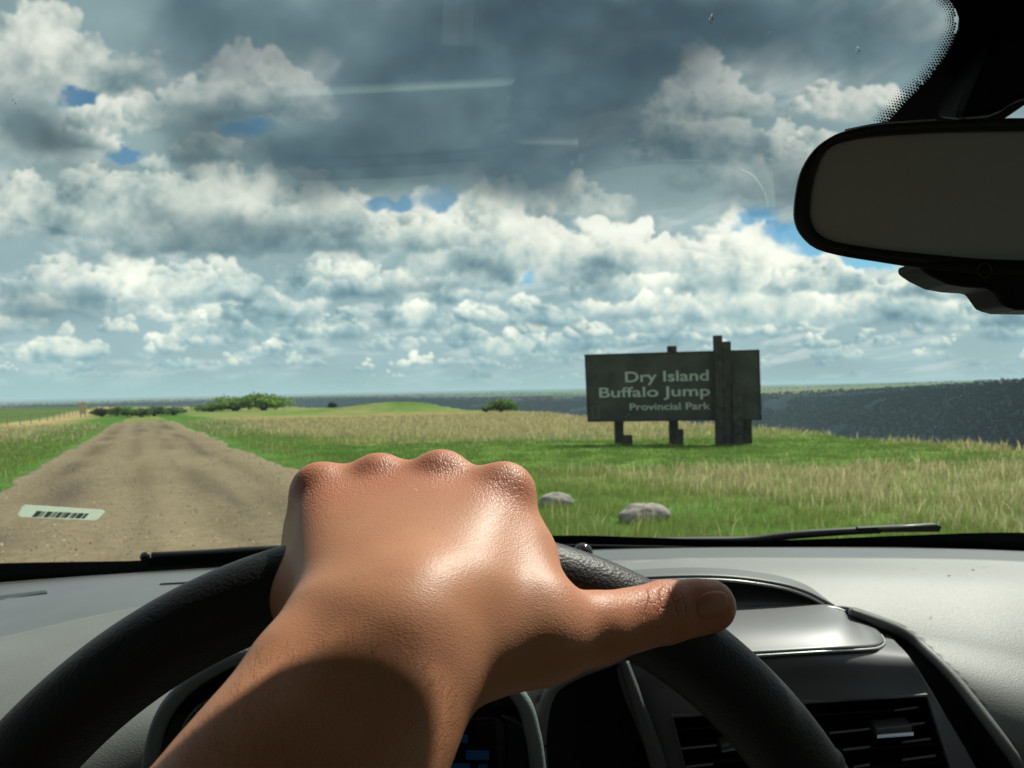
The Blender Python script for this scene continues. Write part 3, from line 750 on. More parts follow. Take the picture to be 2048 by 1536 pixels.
M_trim = mat('pale_trim', (.42, .44, .42), .35, metal=.4)
M_screen = mat('dark_screen', (.010, .014, .020), .30, spec=.25)
M_slat = mat('vent_slat', (.008, .008, .009), .6, spec=.2)
M_edge = mat('edge_and_glint', (.30, .30, .29), .40, metal=.3)
M_chrome = mat('chrome', (.62, .64, .66), .10, metal=1.0)
M_liner = mat('headliner_cloth', (.34, .32, .28), .95, bump=(700, .4, .001))
M_seat = mat('seat_cloth', (.13, .125, .115), .9, bump=(500, .5, .001))

# --- windscreen plane: leans back from the cowl to the roof header, slightly bowed
GZ, GY, GK, GB_ = -.241, 1.15, .66, .10
SPAN = .765
GX = .24                                            # the car's centre line
def ws(u, v, off=0.0):
    """where the line of sight through pixel u, v meets the glass (off: metres towards the driver)"""
    a, c = (u - 1024) / F, -(v - 768) / F
    A, B, Cc = GK * GB_ * a * a, c + GK - 2 * GK * GB_ * a * GX, -(GZ + GK * GY - GK * GB_ * GX * GX)
    y = -Cc / B if A < 1e-9 else (-B + math.sqrt(B * B - 4 * A * Cc)) / (2 * A)
    return np.array([a * y, y, EYE + c * y]) + off * np.array([0, -.551, -.835])
def glass_pt(x, q):
    """glass point at sideways x, q = 0 at the base .. 1 at the header"""
    y = GY - GB_ * (x - GX) ** 2 - SPAN * q; return np.array([x, y, EYE + GZ + GK * SPAN * q])

def glass_grid(q0, q1, nq, nx=41, hw=.95):
    V = [glass_pt(x, q) for q in np.linspace(q0, q1, nq) for x in np.linspace(-hw, hw, nx)]
    return V, grid_faces(nq, nx)
mg = bpy.data.materials.new('clear_glass'); mg.use_nodes = True; nt_ = mg.node_tree; nt_.nodes.remove(nt_.nodes['Principled BSDF'])
tb = nt_.nodes.new('ShaderNodeBsdfTransparent'); tb.inputs['Color'].default_value = (.925, .965, .935, 1)
nt_.links.new(tb.outputs[0], nt_.nodes['Material Output'].inputs['Surface'])
QS = .635                                           # where the reflecting upper pane begins; the glass below has no reflections
V, Fc = glass_grid(-.02, QS, 12)
windshield = mesh('windshield', V, Fc, mg, car)
mt = bpy.data.materials.new('reflecting_glass'); mt.use_nodes = True; n = mt.node_tree.nodes; lk = mt.node_tree.links.new; n.remove(n['Principled BSDF'])
tb = n.new('ShaderNodeBsdfTransparent'); tb.inputs['Color'].default_value = (.925, .965, .935, 1)
gl = n.new('ShaderNodeBsdfGlossy'); gl.inputs['Roughness'].default_value = .035; gl.inputs['Color'].default_value = (.9, 1, .95, 1)
fr_ = n.new('ShaderNodeFresnel'); gm_ = n.new('ShaderNodeNewGeometry'); io_ = n.new('ShaderNodeMapRange'); io_.inputs['To Min'].default_value = 2.5; io_.inputs['To Max'].default_value = 1 / 2.5
lk(gm_.outputs['Backfacing'], io_.inputs['Value']); lk(io_.outputs[0], fr_.inputs['IOR'])
tcn = n.new('ShaderNodeTexCoord'); sx = n.new('ShaderNodeSeparateXYZ'); mr = n.new('ShaderNodeMapRange')
mr.inputs['From Min'].default_value = EYE + GZ + GK * SPAN * QS; mr.inputs['From Max'].default_value = EYE + GZ + GK * SPAN * (QS + .10); mr.inputs['To Max'].default_value = 1.35
mm = n.new('ShaderNodeMath'); mm.operation = 'MULTIPLY'; mx = n.new('ShaderNodeMixShader')
lk(tcn.outputs['Object'], sx.inputs[0]); lk(sx.outputs['Z'], mr.inputs['Value']); lk(mr.outputs[0], mm.inputs[0]); lk(fr_.outputs[0], mm.inputs[1])
lk(mm.outputs[0], mx.inputs[0]); lk(tb.outputs[0], mx.inputs[1]); lk(gl.outputs[0], mx.inputs[2]); lk(mx.outputs[0], n['Material Output'].inputs['Surface'])
V, Fc = glass_grid(QS, 1.0, 10)
mesh('upper_glass', V, Fc, mt, windshield)

# --- black enamel patch behind the mirror, with its fading dots
FE = [(1762, 250), (1806, 200), (1856, 150), (1886, 108), (1901, 80), (1912, 52), (1914, 30), (1905, 5), (1890, -14), (1860, -34), (1800, -60)]
poly = FE + [(2300, -60), (2300, 197), (2048, 197), (2012, 222), (1985, 240), (1880, 250)]
fp = [ws(u, v, .003) for u, v in poly]
frit = mesh('frit_band', fp, [tuple(range(len(fp)))], M_frit, windshield, smooth=False)
md = frit.modifiers.new('thickness', 'SOLIDIFY'); md.thickness = .002
VL = [(-700, -255), (600, -262), (1200, -250), (1371, -241), (1413, -222), (1472, -219), (1525, -210), (1564, -201), (1590, -197), (1650, -192), (1730, -145), (1800, -60.5)]
VL += [(4120 - u - 20, v) for u, v in VL[::-1]]
lo_ = [ws(u, v, .003) for u, v in cr(VL, 90)]; hi_ = [ws(u, -300, .003) for u, v in cr(VL, 90)]
loft('arm_shadow_strip', [lo_, [(a + b) / 2 for a, b in zip(lo_, hi_)], hi_], M_frit, windshield, 120, 6)  # unseen strip, its lower edge shaped to cast the shadow on the forearm
dm = MB(); path = cr(FE[:-1], 400); seg = np.r_[0, np.cumsum(np.linalg.norm(np.diff(path, axis=0), axis=1))]
for row in range(6):
    off = 1.2 + row * 4.9; r = (3.0, 2.7, 2.3, 1.8, 1.3, .8)[row]
    for s in np.arange(0, seg[-1], 6.4):
        s2 = s + (3.2 if row % 2 else 0); k = min(np.searchsorted(seg, s2), len(path) - 2); tdir = path[k + 1] - path[max(k - 1, 0)]; tdir /= np.linalg.norm(tdir) + 1e-9
        nrm = np.array([tdir[1], -tdir[0]]); nrm = -nrm if nrm[0] > 0 and k < 330 else nrm
        p = path[k] + nrm * off
        if p[0] > 1908 or p[1] < -20: continue
        ctr = ws(p[0], p[1], .0025); e = ws(p[0] + 1, p[1], .0025) - ctr; f = ws(p[0], p[1] + 1, .0025) - ctr
        ring = [ctr + r * (math.cos(a) * e + math.sin(a) * f) for a in np.arange(8) / 8 * 6.2832]
        dm.add(ring, [tuple(range(8))])
dm.build('frit_dots', M_frit, frit)

# --- VIN plate's reflection low in the driver's corner, built as a pale solid card
M_reflection = mat('reflection_pale', (.85, .90, .82), .6)
t_ = M_reflection.node_tree; tr_ = t_.nodes.new('ShaderNodeBsdfTranslucent'); tr_.inputs['Color'].default_value = (.80, .88, .78, 1); mx_ = t_.nodes.new('ShaderNodeMixShader'); mx_.inputs[0].default_value = .5
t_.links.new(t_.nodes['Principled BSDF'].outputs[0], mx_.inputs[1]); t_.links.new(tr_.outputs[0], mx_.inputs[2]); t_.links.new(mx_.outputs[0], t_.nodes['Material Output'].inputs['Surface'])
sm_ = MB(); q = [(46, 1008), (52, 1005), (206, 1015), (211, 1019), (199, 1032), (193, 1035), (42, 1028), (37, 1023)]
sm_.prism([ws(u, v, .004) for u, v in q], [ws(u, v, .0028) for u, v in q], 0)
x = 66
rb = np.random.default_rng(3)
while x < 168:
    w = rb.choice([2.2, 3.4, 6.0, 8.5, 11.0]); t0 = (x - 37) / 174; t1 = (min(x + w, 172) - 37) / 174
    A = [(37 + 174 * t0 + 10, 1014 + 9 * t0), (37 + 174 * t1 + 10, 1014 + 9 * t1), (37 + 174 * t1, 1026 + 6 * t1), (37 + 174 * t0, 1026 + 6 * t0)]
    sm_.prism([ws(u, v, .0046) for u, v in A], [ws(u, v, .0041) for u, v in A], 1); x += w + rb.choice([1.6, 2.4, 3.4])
sm_.build('vin_reflection', None, windshield, mats=[M_reflection, mat('reflection_bars', (.16, .19, .16), .6)])

# --- specks of dirt on the glass
M_speck = mat('dried_specks', (.55, .55, .52), .8); rs = np.random.default_rng(9)
for u, v, s in [(1976, 852, 3.2), (1936, 839, 3.4), (1920, 788, 2), (1870, 850, 2.2), (1996, 859, 2), (1579, 789, 1.8), (1545, 815, 1.8), (158, 850, 1.6), (680, 323, 1.4), (1424, 34, 4), (1420, 41, 3), (1717, 98, 3.4), (1714, 103, 2.6), (1080, 14, 2), (28, 196, 2), (33, 203, 2.2), (40, 218, 2), (1540, 68, 2), (1673, 62, 1.6), (1480, 870, 1.5), (1252, 830, 1.6), (1257, 826, 1.8), (2010, 905, 1.6), (1890, 930, 1.5)]:
    a = rs.uniform(0, 3.14); c = ws(u, v, .002); e = (ws(u + 1, v, .002) - c); f = (ws(u, v + 1, .002) - c)
    MB().add([c + s * rs.uniform(.5, 1.1) * ((math.cos(t) * math.cos(a) - .45 * math.sin(t) * math.sin(a)) * e + (math.cos(t) * math.sin(a) + .45 * math.sin(t) * math.cos(a)) * f) for t in np.arange(7) / 7 * 6.2832], [tuple(range(7))]).build('dirt_speck', M_speck, windshield)

# --- dash top
UA = [-700, 0, 500, 1100, 1500, 2048, 2700]
LA = [K(u, v, d) for u, v, d in zip(UA, (1232, 1166, 1132, 1102, 1094, 1101, 1150), (.97, 1.07, 1.12, 1.155, 1.155, 1.12, 1.04))]
UB = [-700, -200, 0, 250, 500, 850, 1150, 1400, 1650, 1850, 2048, 2400, 2800]
def line(v, d): return [K(u, a, b) for u, a, b in zip(UB, v, d)]
LB = line([1420, 1330, 1285, 1228, 1190, 1160, 1131, 1124, 1124, 1125, 1131, 1152, 1190], [.58, .63, .66, .70, .74, .77, .80, .80, .80, .80, .79, .77, .74])
LB_ = [p + np.array([0, .006, -.004]) for p in LB]
dash = part('dashboard')
LAi = cr(LA, 40); LBi = cr(LB_, 40); LM = [(a * .45 + b * .55) + np.array([0, 0, .006]) for a, b in zip(LAi, LBi)]
o1, UP = loft('upper_pad', [LAi, LM, LBi], M_pad2, dash, 90, 24)
UPuv = np.stack([1024 + F * UP[..., 0] / UP[..., 1], 768 - F * (UP[..., 2] - EYE) / UP[..., 1], UP[..., 1]], -1).reshape(-1, 3)
def up_d(u, v): return UPuv[((UPuv[:, 0] - u) ** 2 + 4 * (UPuv[:, 1] - v) ** 2).argmin(), 2]
LC1 = line([1500, 1390, 1345, 1290, 1240, 1210, 1172, 1162, 1166, 1176, 1192, 1232, 1282], [.54, .58, .61, .65, .69, .71, .750, .742, .735, .73, .715, .69, .66])
LC2 = line([1620, 1520, 1470, 1400, 1340, 1290, 1250, 1240, 1255, 1278, 1315, 1375, 1455], [.50, .53, .56, .59, .62, .64, .69, .68, .67, .66, .638, .61, .57])
LC3 = line([1800, 1700, 1640, 1560, 1480, 1420, 1360, 1355, 1375, 1410, 1478, 1568, 1668], [.47, .50, .52, .55, .57, .58, .65, .64, .625, .612, .583, .555, .525])
LC4 = line([2300, 2150, 2080, 1980, 1900, 1850, 1800, 1800, 1800, 1800, 1850, 1950, 2080], [.45, .48, .50, .53, .55, .56, .62, .61, .60, .59, .565, .54, .51])
LBr = [p + np.array([0, 0, .0005]) for p in LB]
o2, PAD = loft('main_pad', [LBr, LC1, LC2, LC3, LC4], M_pad, dash, 130, 90)
PADuv = np.stack([1024 + F * PAD[..., 0] / PAD[..., 1], 768 - F * (PAD[..., 2] - EYE) / PAD[..., 1], PAD[..., 1]], -1).reshape(-1, 3)
def pad_d(u, v): return PADuv[((PADuv[:, 0] - u) ** 2 + (PADuv[:, 1] - v) ** 2).argmin(), 2]
# the long rounded trough edge below the glass
tube('defroster_trim', [K(1105, 1138, .797), K(1300, 1133, .800), K(1600, 1132, .802), K(1850, 1134, .800), K(1905, 1135, .798), K(1924, 1136, .796)], [.014] * 9 + [.012, .008], M_pad2, dash, 14, 40, flat=.62)
for a, b in (((-60, 1212), (94, 1190)), ((322, 1172), (420, 1165))):
    tube('defroster_slot', [K(u, v, up_d(u, v) + .012) for u, v in (a, ((a[0] + b[0]) / 2, (a[1] + b[1]) / 2 + 1), b)], .0032, M_hole, dash, 8)
dome = MB(); c0 = K(1166, 1104, .815)
nu_, nv_ = 20, 8; V = [c0 + .0105 * np.array([math.cos(a) * math.cos(b), math.sin(a) * math.cos(b), math.sin(b) - .1]) for b in np.linspace(-.3, 1.5, nv_) for a in np.arange(nu_) / nu_ * 6.2832]
mesh('sun_sensor', V, grid_faces(nv_, nu_, True) + [tuple((nv_ - 1) * nu_ + i for i in range(nu_))], mat('sensor_dome', (.012, .012, .013), .15), dash)

# --- black cowl below the glass, wipers
UT = [(-700, 1165), (-300, 1136), (0, 1121), (272, 1116), (312, 1109), (535, 1095), (800, 1080), (1105, 1066), (1300, 1070), (1500, 1076), (1650, 1072), (1850, 1064), (2048, 1060), (2500, 1072)]
C1 = cr([ws(u, v, .004) for u, v in UT], 60); LAl = cr(LA, 60)
C0 = [c - np.array([0, 0, 0]) for c in C1]; C2 = [np.array([c[0], (c[1] + a[1]) / 2, (c[2] + a[2]) / 2 - .004]) for c, a in zip(C1, LAl)]
C3 = [a + np.array([0, -.004, .001]) for a in LAl]
loft('cowl_panel', [C0, C2, C3], M_frit, dash, 90, 10)
tube('cowl_trim', [ws(1104, 1078, .008), ws(1200, 1080, .008), ws(1320, 1082, .008), ws(1442, 1085, .008)], [.0006, .0014, .0012, .0003], M_trim, dash, 8, 24)
def wo(u, v): return K(u, v, ws(u, v)[1] + .026)      # just outside the glass
def wiper(pth, r, blade, label=None):
    w = part('windshield_wiper')
    tube('arm', [wo(u, v) for u, v in pth], r, M_black, w, 8, 24)
    if blade:
        fr_ = [wo(u, v) for u, v in blade]; MB().prism(fr_, [p + np.array([0, .008, .001]) for p in fr_]).build('blade', M_black, w, bevel=.001)
        tube('blade_edge', [wo(blade[0][0] + 40, blade[0][1]), wo(blade[1][0], blade[1][1])], .0016, M_edge, w, 8)
    return w
wiper([(1290, 1084), (1400, 1082), (1500, 1080), (1590, 1070), (1690, 1063), (1760, 1060)], [.007, .006, .006, .005], [(1716, 1056), (1872, 1049), (1884, 1053), (1880, 1064), (1716, 1066)])
wl = wiper([(304, 1111), (420, 1106), (535, 1099), (700, 1092)], [.005, .006, .005], None)
pc = MB(); c0 = wo(290, 1114); V = [c0 + .0075 * np.array([math.cos(a) * math.cos(b), math.sin(a) * math.cos(b) * .8, math.sin(b)]) for b in np.linspace(-1.5, 1.5, 10) for a in np.arange(16) / 16 * 6.2832]
mesh('pivot_cap', V, grid_faces(10, 16, True), mat('gloss_black_cap', (.008, .008, .009), .12), wl)

# --- centre console: hooded display, storage lid, vents
st = part('center_console')
R0 = [K(u, v, d) for u, v, d in ((1150, 1176, .742), (1300, 1163, .738), (1480, 1167, .728), (1600, 1190, .715), (1700, 1232, .700))]
R0b = [p + np.array([0, -.012, .0]) for p in R0]
Rr = [K(u, v, d) for u, v, d in ((1186, 1226, .700), (1330, 1222, .694), (1480, 1219, .690), (1640, 1214, .688), (1762, 1254, .668))]
Rl = [K(u, v, d) for u, v, d in ((1210, 1268, .655), (1350, 1262, .643), (1490, 1258, .637), (1650, 1254, .637), (1792, 1285, .640))]
R2 = [K(u, v, d) for u, v, d in ((1228, 1318, .612), (1360, 1318, .600), (1500, 1312, .594), (1650, 1306, .594), (1820, 1316, .606))]
R3 = [K(u, v, d) for u, v, d in ((1246, 1385, .604), (1380, 1390, .590), (1520, 1388, .584), (1690, 1380, .584), (1862, 1385, .597))]
R4 = [K(u, v, d) for u, v, d in ((1302, 1536, .588), (1430, 1536, .572), (1580, 1536, .565), (1760, 1536, .565), (1952, 1536, .581))]
R5 = [K(u, v, d) for u, v, d in ((1390, 1850, .565), (1520, 1850, .548), (1680, 1850, .542), (1880, 1850, .542), (2110, 1850, .56))]
R6 = [K(u, v, d) for u, v, d in ((1500, 2300, .55), (1640, 2300, .535), (1800, 2300, .53), (2000, 2300, .53), (2260, 2300, .545))]
cbody, SURF = loft('console_body', [Rr, Rl, R2, R3, R4, R5, R6], M_stack, st, 150, 260)
SUV = np.stack([1024 + F * SURF[..., 0] / SURF[..., 1], 768 - F * (SURF[..., 2] - EYE) / SURF[..., 1], SURF[..., 1]], -1).reshape(-1, 3)
def sd(u, v, off=0.): return K(u, v, SUV[((SUV[:, 0] - u) ** 2 + (SUV[:, 1] - v) ** 2).argmin(), 2] - off)
# hood over the display: a curved visor from the dash down to the arch
ARC = [(1130, 1180), (1230, 1166), (1300, 1160), (1400, 1157), (1480, 1161), (1560, 1173), (1610, 1188), (1648, 1207), (1700, 1234), (1745, 1252)]
A1 = cr([K(u, v, .690) for u, v in ARC], 50)
Aout = cr([K(u, v - 5 - .02 * max(0, u - 1500), .735) for u, v in ARC], 50)
Aout = [np.array([p[0], p[1] + .02, p[2]]) for p in Aout]
loft('display_hood', [Aout, [(a + b) / 2 + np.array([0, 0, .003]) for a, b in zip(Aout, A1)], A1], M_stack, st, 60, 14, thick=.003)
tube('hood_trim', [K(u, v + 2, .689) for u, v in ARC[:8]], .0013, M_trim, st, 8, 50)
sc_ = [K(u, v, .718) for u, v in [(1140, 1172)] + ARC[1:8] + [(1690, 1226), (1690, 1246), (1140, 1246)]]
MB().prism(sc_, [p + np.array([0, .01, 0]) for p in sc_]).build('display_screen', M_screen, st)
# storage lid, slightly proud, with its bright seam
LID = [(1190, 1226), (1480, 1219), (1640, 1215), (1690, 1226), (1728, 1246), (1756, 1268), (1768, 1286), (1760, 1296), (1640, 1303), (1490, 1312), (1236, 1318)]
T0 = cr([K(u, v, .690) + np.array([0, 0, .0015]) for u, v in ((1192, 1226), (1330, 1222), (1480, 1219), (1630, 1215), (1668, 1219), (1692, 1227))], 50)
T1 = cr([sd(u, v, .0075) for u, v in ((1214, 1270), (1350, 1262), (1500, 1258), (1660, 1252), (1715, 1252), (1752, 1264))], 50)
T2 = cr([sd(u, v, .003) for u, v in ((1236, 1316), (1370, 1315), (1500, 1310), (1660, 1301), (1745, 1296), (1766, 1286))], 50)
loft('storage_lid', [T0, T1, T2], M_lid, st, 60, 24, thick=.002)
tube('lid_seam', [sd(u, v, .003) for u, v in ((1250, 1320), (1370, 1319), (1490, 1313), (1640, 1304), (1735, 1299), (1760, 1294), (1769, 1284), (1760, 1268), (1738, 1248), (1705, 1230), (1672, 1217), (1640, 1213))], .0011, M_trim, st, 8, 70)
for u in (1205, 1290, 1370):
    tube('lid_slot', [sd(u, 1262, .0045), sd(u + 3, 1245, .003) + np.array([0, 0, .002]), K(u + 6, 1229, .688) + np.array([0, 0, .0016])], .0016, M_hole, st, 8, 8)
tube('lid_seam', [K(1480, 1219, .686), K(1560, 1217, .686), K(1640, 1214, .686)], .0009, M_trim, st, 8, 12)

def inside(px, py, poly):
    r = np.zeros(px.shape, bool); n = len(poly)
    for k in range(n):
        (x0, y0), (x1, y1) = poly[k], poly[(k + 1) % n]
        c = (y0 > py) != (y1 > py); r ^= c & (px < (x1 - x0) * (py - y0) / (y1 - y0 + 1e-12) + x0)
    return r
def cut_faces(o, S, polys):
    uv = np.stack([1024 + F * S[..., 0] / S[..., 1], 768 - F * (S[..., 2] - EYE) / S[..., 1]], -1).reshape(-1, 2)
    cu = uv[np.array(grid_faces(S.shape[0], S.shape[1]))].mean(1); kill = np.zeros(len(cu), bool)
    for p in polys: kill |= inside(cu[:, 0], cu[:, 1], p)
    bm = bmesh.new(); bm.from_mesh(o.data); bm.faces.ensure_lookup_table()
    bmesh.ops.delete(bm, geom=[f for f, k in zip(bm.faces, kill) if k], context='FACES'); bm.to_mesh(o.data); bm.free()

def vent(quad, rows, knob, segs):
    w = part('air_vent')
    Cn = [sd(u, v, .0005) for u, v in quad]                        # TL TR BR BL, a flat mouth
    Mq = np.array(quad, float)
    def bi(a, b, off=0.): return (Cn[0] * (1 - a) * (1 - b) + Cn[1] * a * (1 - b) + Cn[2] * a * b + Cn[3] * (1 - a) * b) + np.array([0, -off, 0])
    def ab(u, v):                                                   # picture point to mouth coordinates
        a = b = .5
        for _ in range(12):
            p = bi(a, b); q = bi(a + .01, b); r = bi(a, b + .01)
            f = lambda p: np.array([1024 + F * p[0] / p[1], 768 - F * (p[2] - EYE) / p[1]])
            J = np.stack([(f(q) - f(p)) / .01, (f(r) - f(p)) / .01], 1); e = np.linalg.solve(J, np.array([u, v]) - f(p)); a += e[0]; b += e[1]
        return a, b
    cut.append(quad)
    d = .045; box = [bi(0, 0), bi(1, 0), bi(1, 1), bi(0, 1)]; bk = [p + np.array([0, d, -.006]) for p in box]
    mesh('duct', box + bk, [(0, 1, 5, 4), (1, 2, 6, 5), (2, 3, 7, 6), (3, 0, 4, 7), (4, 5, 6, 7)], M_hole, w, smooth=False)
    fr = MB(); t = .012
    for (a0, b0, a1, b1) in ((-t, -t * 1.6, 1 + t, 0), (-t, 1, 1 + t, 1 + t), (-t, 0, 0, 1), (1, 0, 1 + t, 1)):
        q = [bi(a0, b0, .003), bi(a1, b0, .003), bi(a1, b1, .003), bi(a0, b1, .003)]; fr.prism(q, [p + np.array([0, .012, 0]) for p in q])
    fr.build('vent_frame', M_stack, w)
    mb = MB()
    for b in rows:
        f = [bi(.01, b, -.004), bi(.99, b, -.004), bi(.99, b, -.004) + np.array([0, 0, -.0018]), bi(.01, b, -.004) + np.array([0, 0, -.0018])]
        mb.prism(f, [p + np.array([0, .014, -.004]) for p in f])
    mb.build('slat', M_slat, w)
    for (x0, y0, x1, y1) in segs:
        (a0, b0), (a1, b1) = ab(x0, y0), ab(x1, y1); p0, p1 = bi(a0, b0, -.0028), bi(a1, b1, -.0028); f = [p0, p1, p1 + np.array([0, 0, -.0011]), p0 + np.array([0, 0, -.0011])]
        MB().prism(f, [p + np.array([0, .001, 0]) for p in f]).build('slat_glint', M_edge, w)  # pale strips stand for the sunlit stretches of the slat edges
    u0, v0, u1, v1 = knob
    f = [bi(*ab(u, v), .004) for u, v in ((u0, v0 + 4), (u1, v0 - 3), (u1, v1 - 5), (u0, v1))]
    MB().prism(f, [p + np.array([0, .012, .002]) for p in f]).build('vane_knob', mat('knob_satin', (.035, .036, .036), .45), w, bevel=.0012)
    lo = [f[3] * .55 + f[0] * .45, f[2] * .55 + f[1] * .45, f[2] * .9 + f[1] * .1, f[3] * .9 + f[0] * .1]; lo = [p + np.array([0, -.0012, 0]) for p in lo]
    MB().prism(lo, [p + np.array([0, .001, 0]) for p in lo]).build('knob_insert', M_chrome, w)
cut = []
vent([(1606, 1404), (1850, 1390), (1925, 1620), (1670, 1640)], (.13, .29, .45, .61, .77, .92), (1748, 1450, 1820, 1472), [(1793, 1423, 1840, 1416), (1663, 1469, 1744, 1460), (1822, 1452, 1854, 1448), (1690, 1503, 1744, 1496), (1808, 1487, 1866, 1480), (1712, 1537, 1744, 1532), (1808, 1523, 1876, 1514)])
vent([(1345, 1432), (1560, 1420), (1620, 1640), (1400, 1650)], (.14, .30, .46, .62, .78), (1440, 1484, 1466, 1500), [(1362, 1500, 1436, 1493), (1372, 1537, 1428, 1531)])

cut_faces(cbody, SURF, cut)
# --- dark recesses beside the console and their pale lips
def recess(outer, inner, lip_r, rim_off=.004, lip=True, m=M_hole, lipm=None, closed_d=None):
    n = 40; A = cr([K(u, v, d) for u, v, d in outer], n); B = cr([K(u, v, d) for u, v, d in inner], n)
    Mid = (A + B) / 2 + np.array([0, .022, -.003])
    S = np.stack([cr([a, m_, b], 12) for a, m_, b in zip(A, Mid, B)])
    mesh('side_recess', S.reshape(-1, 3), grid_faces(n, 12), m, dash)  # near-black colour stands for the shadow inside the gap
    if lip: tube('recess_lip', A, lip_r, lipm or M_pad, dash, 12)
RO = [(1700, 1222), (1755, 1243), (1800, 1262), (1834, 1286), (1872, 1320), (1912, 1362), (1956, 1418), (2004, 1482), (2044, 1540), (2130, 1680)]
RI = [(1712, 1236, .690), (1772, 1262, .668), (1796, 1290, .652), (1822, 1320, .613), (1842, 1352, .606), (1866, 1392, .602), (1900, 1448, .596), (1930, 1500, .590), (1955, 1545, .586), (2030, 1690, .585)]
hole = RO + [(1650, 1690), (1300, 1690), (1240, 1300), (1640, 1225)]
hole2 = [(1100, 1270), (1230, 1245), (1330, 1290), (1340, 1700), (1092, 1700), (1085, 1440), (1112, 1372)]
cut_faces(o2, PAD, [hole, hole2])
md = o2.modifiers.new('thickness', 'SOLIDIFY'); md.thickness = .004; md.offset = -1
recess([(u, v, min(pad_d(u, v) - .004, .655)) for u, v in RO], RI, [.003] + [.0046] * 8)
LO = [(1262, 1306), (1225, 1318), (1152, 1346), (1112, 1370), (1094, 1398), (1085, 1436), (1081, 1480), (1083, 1540), (1092, 1700)]
recess([(u, v, .565) for u, v in LO], [(1270, 1316, .60), (1236, 1330, .606), (1248, 1370, .606), (1258, 1400, .606), (1268, 1430, .604), (1276, 1455, .602), (1290, 1490, .60), (1306, 1545, .595), (1350, 1700, .585)], .0046)
ip = MB(); q = [K(u, v, .580) for u, v in ((1232, 1312), (1254, 1322), (1336, 1536), (1400, 1750), (1356, 1750), (1300, 1536))]
ip.prism(q, [p + np.array([.002, .014, 0]) for p in q]).build('console_edge', M_stack, st, bevel=.003)

# --- instrument cluster under its arched hood
cl = part('instrument_cluster')
HO = [(286, 1700), (296, 1560), (318, 1450), (360, 1385), (424, 1338), (505, 1306), (690, 1276), (880, 1300), (985, 1345), (1042, 1398), (1064, 1460), (1076, 1540), (1086, 1700)]
tube('hood_rim', [K(u, v, .50) for u, v in HO], .0052, mat('hood_vinyl', (.17, .20, .19), .5, bump=(800, .3, .0006, 'cells')), cl, 12, 80)
A = cr([K(u, v, .503) for u, v in HO], 60); B = cr([K(690 + (u - 690) * .93, 1700 + (v - 1700) * .93, .60) for u, v in HO], 60)
loft('hood_shell', [A, B], M_black, cl, 60, 8)
bq = [K(u, v, .575) for u, v in HO]; MB().prism(bq, [p + np.array([0, .01, 0]) for p in bq]).build('dial_panel', M_hole, cl)
for u in (470, 700):
    c0 = K(u, 1500, .56); ring = [c0 + .042 * np.array([math.cos(a), 0, math.sin(a)]) for a in np.linspace(0, 2 * np.pi, 49)]
    tube('dial_ring', ring, .0016, mat('dial_chrome', (.30, .31, .32), .3, metal=.7), cl, 8)
bz = [K(u, v, .53) for u, v in ((840, 1436), (985, 1434), (1003, 1438), (1012, 1452), (1018, 1640), (840, 1640))]
MB().prism(bz, [p + np.array([0, .03, .003]) for p in bz]).build('screen_bezel', mat('bezel_grey', (.055, .06, .06), .35), cl, bevel=.002)
sq = [K(u, v, .527) for u, v in ((846, 1444), (990, 1443), (1000, 1630), (846, 1630))]
MB().prism(sq, [p + np.array([0, .002, 0]) for p in sq]).build('info_screen', mat('screen_off', (.004, .005, .007), .25), cl)
mblue = bpy.data.materials.new('dim_blue_display'); mblue.use_nodes = True; bb = mblue.node_tree.nodes['Principled BSDF']
bb.inputs['Base Color'].default_value = (.002, .006, .012, 1); bb.inputs['Emission Color'].default_value = (.02, .13, .35, 1); bb.inputs['Emission Strength'].default_value = .03
db = MB()
for u0, v0, u1, v1 in ((932, 1502, 978, 1520), (900, 1528, 940, 1548), (886, 1470, 936, 1486), (956, 1530, 976, 1545)):
    q = [K(u, v, .5255) for u, v in ((u0, v0), (u1, v0), (u1, v1), (u0, v1))]; db.prism(q, [p + np.array([0, .001, 0]) for p in q])
db.build('display_segment', mblue, cl)
wv_ = [K(u, v, .52) for u, v in ((1006, 1432), (1026, 1440), (1050, 1456), (1066, 1478), (1072, 1540), (1075, 1640), (1019, 1640), (1014, 1460))]
MB().prism(wv_, [p + np.array([0, .02, 0]) for p in wv_]).build('bezel_cheek', M_black, cl, bevel=.002)
tube('cheek_edge', [K(u, v, .518) for u, v in ((1004, 1430), (1028, 1440), (1052, 1456), (1070, 1482))], .0014, M_stack, cl, 8, 20)
fq = [K(u, v, .545) for u, v in ((960, 1436), (1000, 1390), (1040, 1380), (1056, 1410), (1068, 1470), (1050, 1456), (1008, 1432))]
MB().prism(fq, [p + np.array([0, .01, 0]) for p in fq]).build('inner_hood', mat('inner_hood_grey', (.030, .032, .034), .6), cl, bevel=.002)

